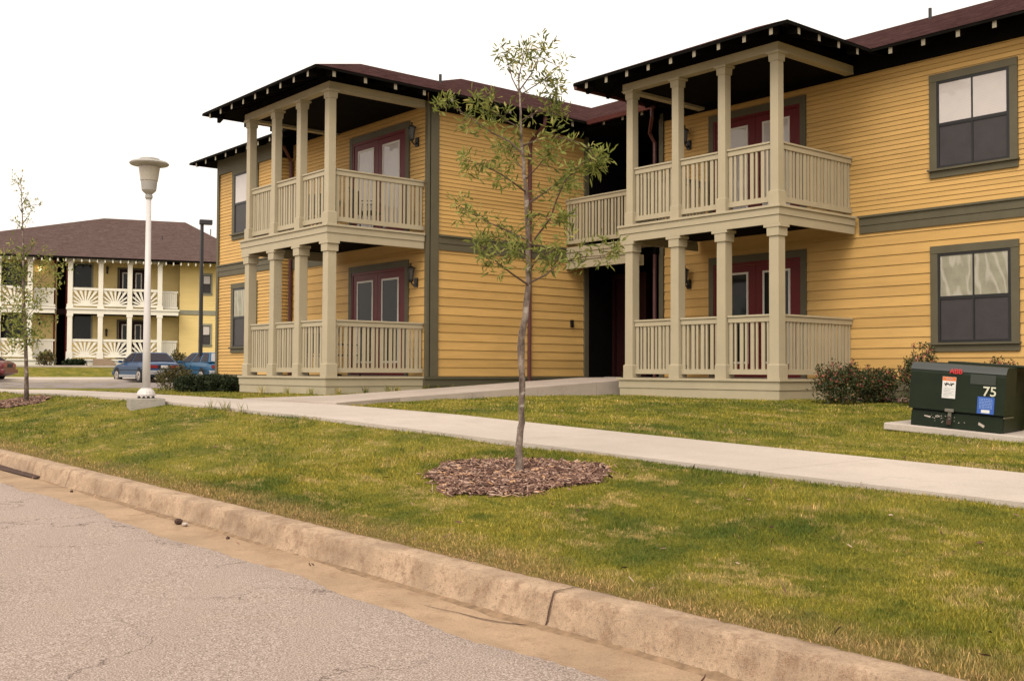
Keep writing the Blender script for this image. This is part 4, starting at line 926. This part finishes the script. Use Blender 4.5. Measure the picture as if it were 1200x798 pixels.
for k in range(-8,4):
    a=far(k*2.75-.6,43,-.470);b=far(k*2.75-.5,43,-.470);c=far(k*2.75-.5-1.2,49,-.470);d=far(k*2.75-.6-1.2,49,-.470);mb.add([a,b,c,d],[(0,1,2,3)])
tag(mb.build('parking_lines',M['walk']),kind='structure')
farsheet('far_path',-40,1.0,59.2,60.2,M['walk'],.34,.1)
# ------------------------------------------------------------------ far building
FD=62.
fb0=far(0,FD,.3)
fb=empty('apartment_building',fb0,'pale yellow apartment block with white sunburst porch railings beyond the parking lot','building')
ang=math.atan2(FX[1],FX[0])
def fX(px,d=0): return (px-130)/F*(FD+d)*COSF   # photo x to metres across
def fZ(py,d=0): return (432.9-py)/F*(FD+d)+.111
class FW(Wall):
    def __init__(s,d,side=None,X0=0):
        if side is None:
            o=far(0,FD,0);o2=far(0,FD+d,0);Wall.__init__(s,(o2[0],o2[1]),(FX[0],FX[1]),(-FN[0],-FN[1]))
        else:
            o=far(X0,FD,0);Wall.__init__(s,(o[0],o[1]),(FN[0],FN[1]),(FX[0],FX[1]))
fm=lambda:MB(fb0)
# local coordinates: wall planes
GZ=fZ(427.5);DKL=fZ(420.7);DKU=fZ(361);EV=fZ(303)
bw=1.5
w1=FW(bw)                       # wall behind porches
X=[fX(p) for p in (81.4,116.7,151,187)]
def fwall(w,a0,a1):
    mb=fm();w.siding(mb,a0,a1,DKL,EV+.3,.15,.012,.02);w.box(mb,a0,a1,-.3,-.001,GZ-.5,EV+.3);return mb.build('wall',M['siding_far'],fb)
xr0,xr1=fX(77,bw),fX(300,bw);fwall(w1,xr0,fX(215,bw));w2=FW(.9);fwall(w2,fX(211,.9),fX(300,.9))
mb=fm();w2.box(mb,fX(211,.9),fX(211,.9)+.01,-1.3,0,GZ-.3,EV+.3);mb.build('wall',M['siding_far'],fb)
xl0,xl1=fX(-110,bw),fX(66,bw);fwall(w1,xl0,xl1)
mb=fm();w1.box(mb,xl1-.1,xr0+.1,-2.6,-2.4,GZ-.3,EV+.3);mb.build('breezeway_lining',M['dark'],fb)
mb=fm();w1.box(mb,xl1,xr0,-2.3,-.2,fZ(367),fZ(361));mb.build('breezeway_deck',M['brownD'],fb)
for a in (xl1-.1,xr0+.02):
    mb=fm();p=w1.P(a,.08,0);mb.tube([(p[0],p[1],GZ),(p[0],p[1],EV)],[.05,.05],6);mb.build('downspout',M['burg'],fb)
for a0,a1 in ((fX(211.5,.9),fX(300,.9)),):
    mb=fm();w2.box(mb,a0,a1,0,.06,fZ(366.5,.9),fZ(361.3,.9));mb.build('belt_course',M['oliveF'],fb)
for py0,py1 in ((316,343),(377,405)):
    window(w2,fX(237.5,.9),fX(251.5,.9),fZ(py1,.9),fZ(py0,.9),'blind','screen',False,.10,fb,fm,'oliveF')
for (p0,p1,zz0,zz1) in ((85,106,335.5,310),(85,106,397,368),(-2,30,336,312),(-2,30,397,370)):
    mb=fm();w1.frame(mb,fX(p0,bw)-.08,fX(p1,bw)+.08,0,.05,fZ(zz0+ (3 if p0>0 else 3),bw),fZ(zz1-1,bw),.09);wn=mb.build('window',M['oliveF'],fb)
    mb=fm();w1.box(mb,fX(p0,bw),fX(p1,bw),0,.03,fZ(zz0+2,bw),fZ(zz1,bw));mb.build('pane',M['glassD'],wn)
for zz0,zz1 in ((359,315),(420,376)):
    mb=fm();w1.frame(mb,fX(136,bw),fX(171,bw),0,.06,fZ(zz0,bw),fZ(zz1-2,bw),.1,.1,0);d=mb.build('french_door',M['olive'],fb)
    for a,b_ in ((138.5,152.5),(154,168.5)):
        mb=fm();w1.box(mb,fX(a,bw),fX(b_,bw),0,.04,fZ(zz0,bw),fZ(zz1,bw));mb.build('door_leaf',M['brownD'],d)
        mb=fm();w1.frame(mb,fX(a+3.4,bw),fX(b_-3.4,bw),0,.055,fZ(zz0-5,bw),fZ(zz1+3.5,bw),.06);mb.build('glazing_trim',M['whitetrim2'],d)
        mb=fm();w1.box(mb,fX(a+4.2,bw),fX(b_-4.2,bw),0,.047,fZ(zz0-6,bw),fZ(zz1+4.5,bw));mb.build('glass_pane',M['glassD'],d)
lantern(w1,fX(47,bw),fZ(319,bw),fb,fm,'lit');lantern(w1,fX(124,bw),fZ(317,bw),fb,fm);lantern(w1,fX(47,bw),fZ(379,bw),fb,fm);lantern(w1,fX(124,bw),fZ(400,bw)+.5,fb,fm)
w0=FW(0)
def fporch(cols,xe0,xe1,ret):
    """white porch: cols = column centres, xe = deck extent, ret=+1 right return"""
    for zb,zt_ in ((DKL,fZ(368)),(DKU,fZ(306))):
        mb=fm()
        w0.box(mb,xe0,xe1,-bw+.05,.12,zb-.10,zb);
        if zb==DKL: w0.box(mb,xe0+.05,xe1-.05,-bw+.05,.06,GZ-.3,zb-.11)
        else: w0.box(mb,xe0+.05,xe1-.05,-bw+.05,.06,fZ(368),zb-.11)
        dk=mb.build('porch_deck',M['white_trim'],fb)
        for c in cols:
            mb=fm();w0.box(mb,c-.13,c+.13,-.22,.04,zb,zt_);cc=mb.build('porch_column',M['white_trim'],fb)
            mb=fm();w0.box(mb,c-.18,c+.18,-.27,.07,zb,zb+.42 if zb==DKL else zb+.2);mb.build('column_base',M['white_trim'],cc)
            mb=fm();w0.box(mb,c-.17,c+.17,-.26,.06,zt_-.16,zt_);mb.build('column_capital',M['white_trim'],cc)
        for a,b_ in zip(cols[:-1],cols[1:]):
            x0,x1=a+.13,b_-.13;z0,z1=zb+.10,zb+1.16;mid=(x0+x1)/2
            mb=fm();w0.box(mb,x0,x1,-.13,-.03,z1-.14,z1);rl=mb.build('railing',M['white_trim'],fb);mb=fm();w0.box(mb,x0,x1,-.13,-.03,z0,z0+.12);mb.build('bottom_rail',M['white_trim'],rl)
            pk=fm();cx_,cz_=mid,z0+.05;zT=z1-.14
            N=9
            for i in range(N+2):
                th=math.radians(3+174*i/(N+1));dx,dz=math.cos(th),math.sin(th)
                L_=min((x1-cx_)/abs(dx) if abs(dx)>1e-3 else 99,(zT-cz_)/dz if dz>1e-3 else 99)
                w_a,w_b=.03,.075 if L_>.9 else .06
                px_,pz_=-dz,dx
                P4=[(cx_+dx*.2-px_*w_a,cz_+dz*.2-pz_*w_a),(cx_+dx*L_-px_*w_b,cz_+dz*L_-pz_*w_b),(cx_+dx*L_+px_*w_b,cz_+dz*L_+pz_*w_b),(cx_+dx*.2+px_*w_a,cz_+dz*.2+pz_*w_a)]
                P4=[(min(max(x,x0),x1),min(max(z,z0),z1-.02)) for x,z in P4]
                pk.hexa([w0.P(x,-.10,z) for x,z in P4],[w0.P(x,-.06,z) for x,z in P4])
            w0.box(pk,mid-.25,mid+.25,-.11,-.05,z0+.1,z0+.3)
            pk.build('sunburst_slats',M['white_trim'],rl)
        xs_=cols[-1]+.13
        # return railing set back to the wall on the right side, seen nearly face-on
        mb=fm();w0.box(mb,xs_,xe1-.05,-.8,-.7,zb+1.04,zb+1.14);rl=mb.build('railing',M['white_trim'],fb);mb=fm();w0.box(mb,xs_,xe1-.05,-.8,-.7,zb+.08,zb+.2);mb.build('bottom_rail',M['white_trim'],rl)
        pk=fm();x=xs_+.05
        while x<xe1-.12: w0.box(pk,x,x+.085,-.77,-.73,zb+.1,zb+1.05);x+=.105
        pk.build('pickets',M['white_trim'],rl)
    mb=fm();w0.box(mb,cols[0]-.3,cols[-1]+.3,-.25,.05,fZ(306.5),fZ(301));mb.build('porch_beam',M['white_trim'],fb)
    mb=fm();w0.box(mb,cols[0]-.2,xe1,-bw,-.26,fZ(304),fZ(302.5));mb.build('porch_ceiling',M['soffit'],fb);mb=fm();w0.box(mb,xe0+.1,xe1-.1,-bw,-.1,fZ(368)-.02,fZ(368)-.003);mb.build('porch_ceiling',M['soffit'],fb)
fporch(X,fX(77),fX(211),1)
fporch([fX(p) for p in (-70,-35,1,36)],fX(-74),fX(65),1)
# steps between columns
mb=fm()
for i in range(4): w0.box(mb,fX(109),fX(136-2.0*i),.13,1.3-.28*i,GZ-.5,GZ-.02+.095*(i+1))
mb.build('entrance_steps',M['wood_step'],fb)
# roof of the far building
def FP(x,d,z): return far(x,FD+d,z)
ex0,ex1=fX(-140),fX(318);ed0,ed1=-.5,15;zr=fZ(258,9);er=EV+.02
rx0,rx1=fX(112,8)+.4,fX(217,8);dm=8
faces=[[FP(ex0,ed0,er),FP(ex1,ed0,er),FP(rx1,dm,zr),FP(rx0,dm,zr)],[FP(ex1,ed0,er),FP(ex1,ed1,er),FP(rx1,dm,zr)],[FP(ex1,ed1,er),FP(ex0,ed1,er),FP(rx0,dm,zr),FP(rx1,dm,zr)],[FP(ex0,ed1,er),FP(ex0,ed0,er),FP(rx0,dm,zr)]]
fr=roof('roof',faces,M['shingleF'],.12,fb,fm)
wE=FW(-.5)
for i in range(44):
    a=fX(-60)+i*.42*1.0
    if a>fX(262): break
    mb=fm();wE.box(mb,a,a+.07,-.75,-.06,er-.28,er-.11);mb.build('rafter_tail',M['white_trim'],fr)
for px,py in ((190,278),(247,270)):
    p=at(px,py,D=FD+5);mb=fm();mb.lathe(p[0],p[1],[(.035,p[2]-.3),(.035,p[2]+.08)],8);mb.build('vent_pipe',M['lampdark'],fb)
for i,(px,D,w,h,mt,lab) in enumerate(((54,59,.95,.85,'leafolive','wiry green bush before the gap of the far building'),(82,60.6,.7,.32,'leafdark','low dark bush below the far porch, left of another'),(93,60.6,.6,.32,'leafdark','low dark bush below the far porch, nearest its steps'),(22,60.6,.6,.3,'leafdark','low dark bush at the far left porch'),(209,57,1.0,1.3,'leafolive','rusty-leaved bush between the two blue cars'))):
    shrub(px,430,D,w,h,'far_shrub',lab,'shrub',M[mt],60+i,'shrubs before the far building',n=70,per=8,ls=.16)
# ------------------------------------------------------------------ small things
rgd=np.random.default_rng(77)
def lump(name,px,py,s,mat,label,cat,yp=None):
    p=at(px,py,Y=-11.20);z=float(zc(p[0]))-.164;
    mb=MB((p[0],p[1],z));ph=rgd.random(3)*6
    vs=[];fs=[];n=8;m_=5
    for i in range(m_+1):
        for k in range(n):
            a=2*math.pi*k/n;b=math.pi*i/m_;r=s*(1+.25*math.sin(3*a+ph[0])*math.sin(b)+rgd.normal(0,.12));vs.append((p[0]+r*math.sin(b)*math.cos(a)*1.3,p[1]+r*math.sin(b)*math.sin(a),z+s*.7-r*.75*math.cos(b)))
    for i in range(m_):
        for k in range(n): fs.append((i*n+k,i*n+(k+1)%n,(i+1)*n+(k+1)%n,(i+1)*n+k))
    mb.add(vs,fs);return tag(mb.build(name,mat,loc=(p[0],p[1],z)),label,cat,'pebbles in the gutter' if cat=='pebble' else None)
lump('dirt_clod',209,601,.032,M['soil'],'dark brown clod lying in the gutter at the left','debris')
lump('pebble',267,621,.014,M['soil'],'small dark pebble in the gutter, right of the dark clod','pebble')
lump('pebble',84,566,.015,M['soil'],'small dark pebble in the gutter near the kerb joint at far left','pebble')
lump('pebble',217,614,.022,M['walk'],'pale flat stone in the gutter just below the dark clod','pebble')
# storm drain at the far left
mb=MB();za=-1.045
for x0,x1 in ((-4.2,-1.5),):
    mb.hexa([(x0,-11.22,gz(-3)+.004),(x1,-11.16,gz(-3)+.002),(x1,-11.10,gz(-3)+.002),(x0,-11.09,gz(-3)+.002)],[(x0,-11.21,gz(-3)+.012),(x1,-11.155,gz(-3)+.008),(x1,-11.08,gz(-3)+.025),(x0,-11.075,gz(-3)+.055)])
o=mb.build('storm_drain',M['soil'],loc=(-2.8,-11.15,gz(-3)));tag(o,'rusty iron storm drain lip at the foot of the kerb','drain')
p,_=onground(385,461);mb=MB(tuple(p));mb.frus(p[0],p[1],p[2]+.02,p[2]+.07,.05,.035);tag(mb.build('litter',M['s_white']),'crumpled white litter on the grass before the left porch','litter')
# ------------------------------------------------------------------ grass blades
tuft=[]
def blades(n_,d0,d1,rho_fn,seed):
    rg=np.random.default_rng(seed)
    d=np.sqrt(rg.uniform(d0*d0,d1*d1,n_));u=rg.uniform(-.62,.60,n_)
    # lateral coordinate scales with depth, so equal areas get equal counts
    x=CAM[0]+d*fw[0]/math.cos(pit)+d*u*rt[0];y=CAM[1]+d*fw[1]/math.cos(pit)+d*u*rt[1]
    k=rg.random(n_)<rho_fn(d);x,y,d=x[k],y[k],d[k];return x,y,d
def keep(x,y,d,rg):
    ej=.03*np.sin(x*7)+.02*np.sin(x*17)+rg.normal(0,.012,len(x))
    k=(y>-10.875+np.abs(rg.normal(0,.012,len(x))))
    k&=~((y>WY[0]+ej*.7+.02)&(y<WY[1]+ej*.7-.02)&(x<16))
    k&=~((x>-6.03)&(x<-4.04)&(y>-6.4)&(y<2.4));k&=~((x>-6.7)&(x<-3.5)&(y>-6.4)&(y<-5.4)&(np.abs(x+5.03)<1.+.55*np.clip(-5.2-y,0,1.1)/1.1))
    k&=~((x<.02)&(x>-3.8)&(y>-.02));k&=~((x<-7.0)&(x>-10.8)&(y>-4.46));k&=~((x<-6.98)&(y>-2.45)&(x>-16.4));k&=~((x>-4.8)&(y>2.3))
    k&=~(((x-tb[0]+.02)/.84)**2+((y-tb[1]+.06)/.64)**2<.94+.2*np.sin(np.arctan2(y-tb[1],x-tb[0])*3+5))
    k&=~((np.abs(x-lampx)<.34)&(np.abs(y-lampy)<.34));k&=~(((x-lb[0]+.35)/1.02)**2+((y-lb[1]+.1)/.62)**2<1)
    k&=~(((x-3.2)/3.25)**2+((y-1.35)/.66)**2<1)
    q=(x-A[0])*ux[0]+(y-A[1])*ux[1];r=(x-A[0])*back[0]+(y-A[1])*back[1];k&=~((q>-.28)&(q<1.56)&(r>-.11)&(r<1.3))
    s=((x-CAM[0])*FN[0]+(y-CAM[1])*FN[1])/FL;k&=s<33.8
    return k
rg=np.random.default_rng(5)
def vn(x,y,s,seed):
    """cheap value noise"""
    r=np.random.default_rng(seed).random((64,64));X=x*s;Y=y*s;i=np.floor(X).astype(int);j=np.floor(Y).astype(int);u=X-i;v=Y-j;u=u*u*(3-2*u);v=v*v*(3-2*v)
    g=lambda a,b:r[a%64,b%64];return (g(i,j)*(1-u)+g(i+1,j)*u)*(1-v)+(g(i,j+1)*(1-u)+g(i+1,j+1)*u)*v
def grass(N,d0,d1,rho,wd,hh,seed,name):
    x,y,d=blades(N,d0,d1,rho,seed);rg=np.random.default_rng(seed+1);k=keep(x,y,d,rg);x,y,d=x[k],y[k],d[k]
    k=rg.random(len(x))<.55+.6*vn(x,y,1.3,3);x,y,d=x[k],y[k],d[k];n=len(x)
    z=lawnz(x,y)-.004;H=hh*rg.uniform(.45,1.3,n)*(.55+.9*vn(x,y,.9,9));H*=np.where(y<-10.7,.8,1);W=wd*np.maximum(1,d/6)*rg.uniform(.7,1.3,n)
    a=rg.random(n)*2*np.pi;le=rg.uniform(.1,.9,n)*H*np.where(rg.random(n)<.12,1.8,1);la=rg.random(n)*2*np.pi
    b=np.stack([x,y,z],1);s=np.stack([np.cos(a),np.sin(a),0*a],1)*W[:,None]/2
    tip=b+np.stack([np.cos(la)*le,np.sin(la)*le,H*np.where(rg.random(n)<.06,.35,1)],1);midp=b+(tip-b)*.5+np.stack([-np.cos(la)*le*.12,-np.sin(la)*le*.12,H*.1],1)
    V=np.stack([b-s,b+s,midp+s*.75,tip,midp-s*.75],1).reshape(-1,3);f=np.arange(n)[:,None]*5
    me_F=np.concatenate([f,f+1,f+2,f+4, ],1)
    # quad + triangle per blade -> use two tris + one tri
    Fi=np.concatenate([f,f+1,f+2,f,f+2,f+4,f+4,f+2,f+3],1).ravel()
    o=npmesh(name,V,Fi,3,M['blade']);return tag(o,'short patchy green and straw-coloured lawn grass','grass',kind='stuff')
grass(820000,3.0,10,lambda d:np.clip((5.5/d)**1.3,0,1),.0032,.026,101,'grass')
grass(620000,10,26,lambda d:np.clip((12/d)**1.3,0,1),.0034,.028,201,'grass')
rg=np.random.default_rng(31);cc=[]
while len(cc)<260:
    d_=rg.uniform(4,16);u=rg.uniform(-.6,.55);x=CAM[0]+d_*fw[0]+d_*u*rt[0];y=CAM[1]+d_*fw[1]+d_*u*rt[1]
    if y>-11.4 and keep(np.array([max(x,-40)]),np.array([max(y,-10.8)]),np.array([d_]),rg)[0]: cc.append((x,y,(float(lawnz(x,y))+.022) if y>-10.88 else float(zc(x))-.15))
tag(leaves(np.array(cc),1,.01,.055,.012,M['mulch'],'fallen_leaves',None,(0,0,0),0,44),'scattered dry leaves and straw bits on the lawn','leaves',kind='stuff')
# taller tufts and weeds at walk edges and porch skirts
def tufts(pos,n,h,seed,label):
    rg=np.random.default_rng(seed);V=[];Fi=[]
    for (x,y) in pos:
        z=float(ht(x,y))
        for i in range(n):
            a=rg.random()*6.28;H=h*rg.uniform(.5,1.2);l=H*rg.uniform(.2,.8);bx=x+rg.normal(0,.03);by=y+rg.normal(0,.03);w=.006;k=len(V)
            V+=[(bx-w,by,z),(bx+w,by+w*.5,z),(bx+math.cos(a)*l*.45+w,by+math.sin(a)*l*.45,z+H*.65),(bx+math.cos(a)*l*.45-w,by+math.sin(a)*l*.45,z+H*.65),(bx+math.cos(a)*l,by+math.sin(a)*l,z+H)]
            Fi+=[k,k+1,k+2,k,k+2,k+3,k+3,k+2,k+4]
    tag(npmesh('weeds',np.array(V),Fi,3,M['blade']),label,'weeds',kind='stuff')
pos=[tuple(onground(px,py)[0][:2]) for px,py in ((247,478),(262,480),(266,481),(284,483),(238,477),(275,482))]
tufts(pos[:4],8,.14,1,'long grass tufts along the near edge of the sidewalk')
pos=[(-6.95,y) for y in (-4.2,-3.6,-3.1,-2.9,-2.2,-1.9,-1.5,-1.2,-.6,0.1)]+[(-7.4,-4.55),(-8.3,-4.55),(-9.4,-4.56)]
tufts(pos,18,.15,2,'weeds growing along the foot of the left wing')
# ------------------------------------------------------------------ light, sky, render
w=bpy.data.worlds.new('World');S.world=w;w.use_nodes=True;t=w.node_tree;bg=t.nodes['Background']
SE,SA=R(48),R(152)
sky=t.nodes.new('ShaderNodeTexSky');sky.sky_type='NISHITA';sky.sun_disc=False;sky.sun_elevation=SE;sky.sun_rotation=SA;sky.dust_density=4;sky.air_density=1.2
hs=t.nodes.new('ShaderNodeHueSaturation');hs.inputs['Saturation'].default_value=.12;t.links.new(sky.outputs[0],hs.inputs['Color'])
mx=t.nodes.new('ShaderNodeMix');mx.data_type='RGBA';mx.inputs[0].default_value=.72;t.links.new(hs.outputs[0],mx.inputs[6]);mx.inputs[7].default_value=(10.0,9.05,8.0,1)
t.links.new(mx.outputs[2],bg.inputs['Color']);bg.inputs['Strength'].default_value=.12
sd=bpy.data.lights.new('sun','SUN');sd.energy=1.35;sd.angle=R(38);sd.color=(1,.90,.76);so=bpy.data.objects.new('sun',sd);COL.objects.link(so)
# direction towards the sun: Blender sky rotation is measured from +Y clockwise seen from above
dv=Vector((math.sin(SA)*math.cos(SE),math.cos(SA)*math.cos(SE),math.sin(SE)));so.rotation_euler=dv.to_track_quat('Z','Y').to_euler();so.location=(0,-30,30)
S.render.engine='CYCLES';S.render.resolution_x=1024;S.render.resolution_y=680
S.view_settings.view_transform='Standard';S.view_settings.look='None';S.view_settings.gamma=1;S.view_settings.exposure=.43
S.cycles.max_bounces=5;S.cycles.diffuse_bounces=1
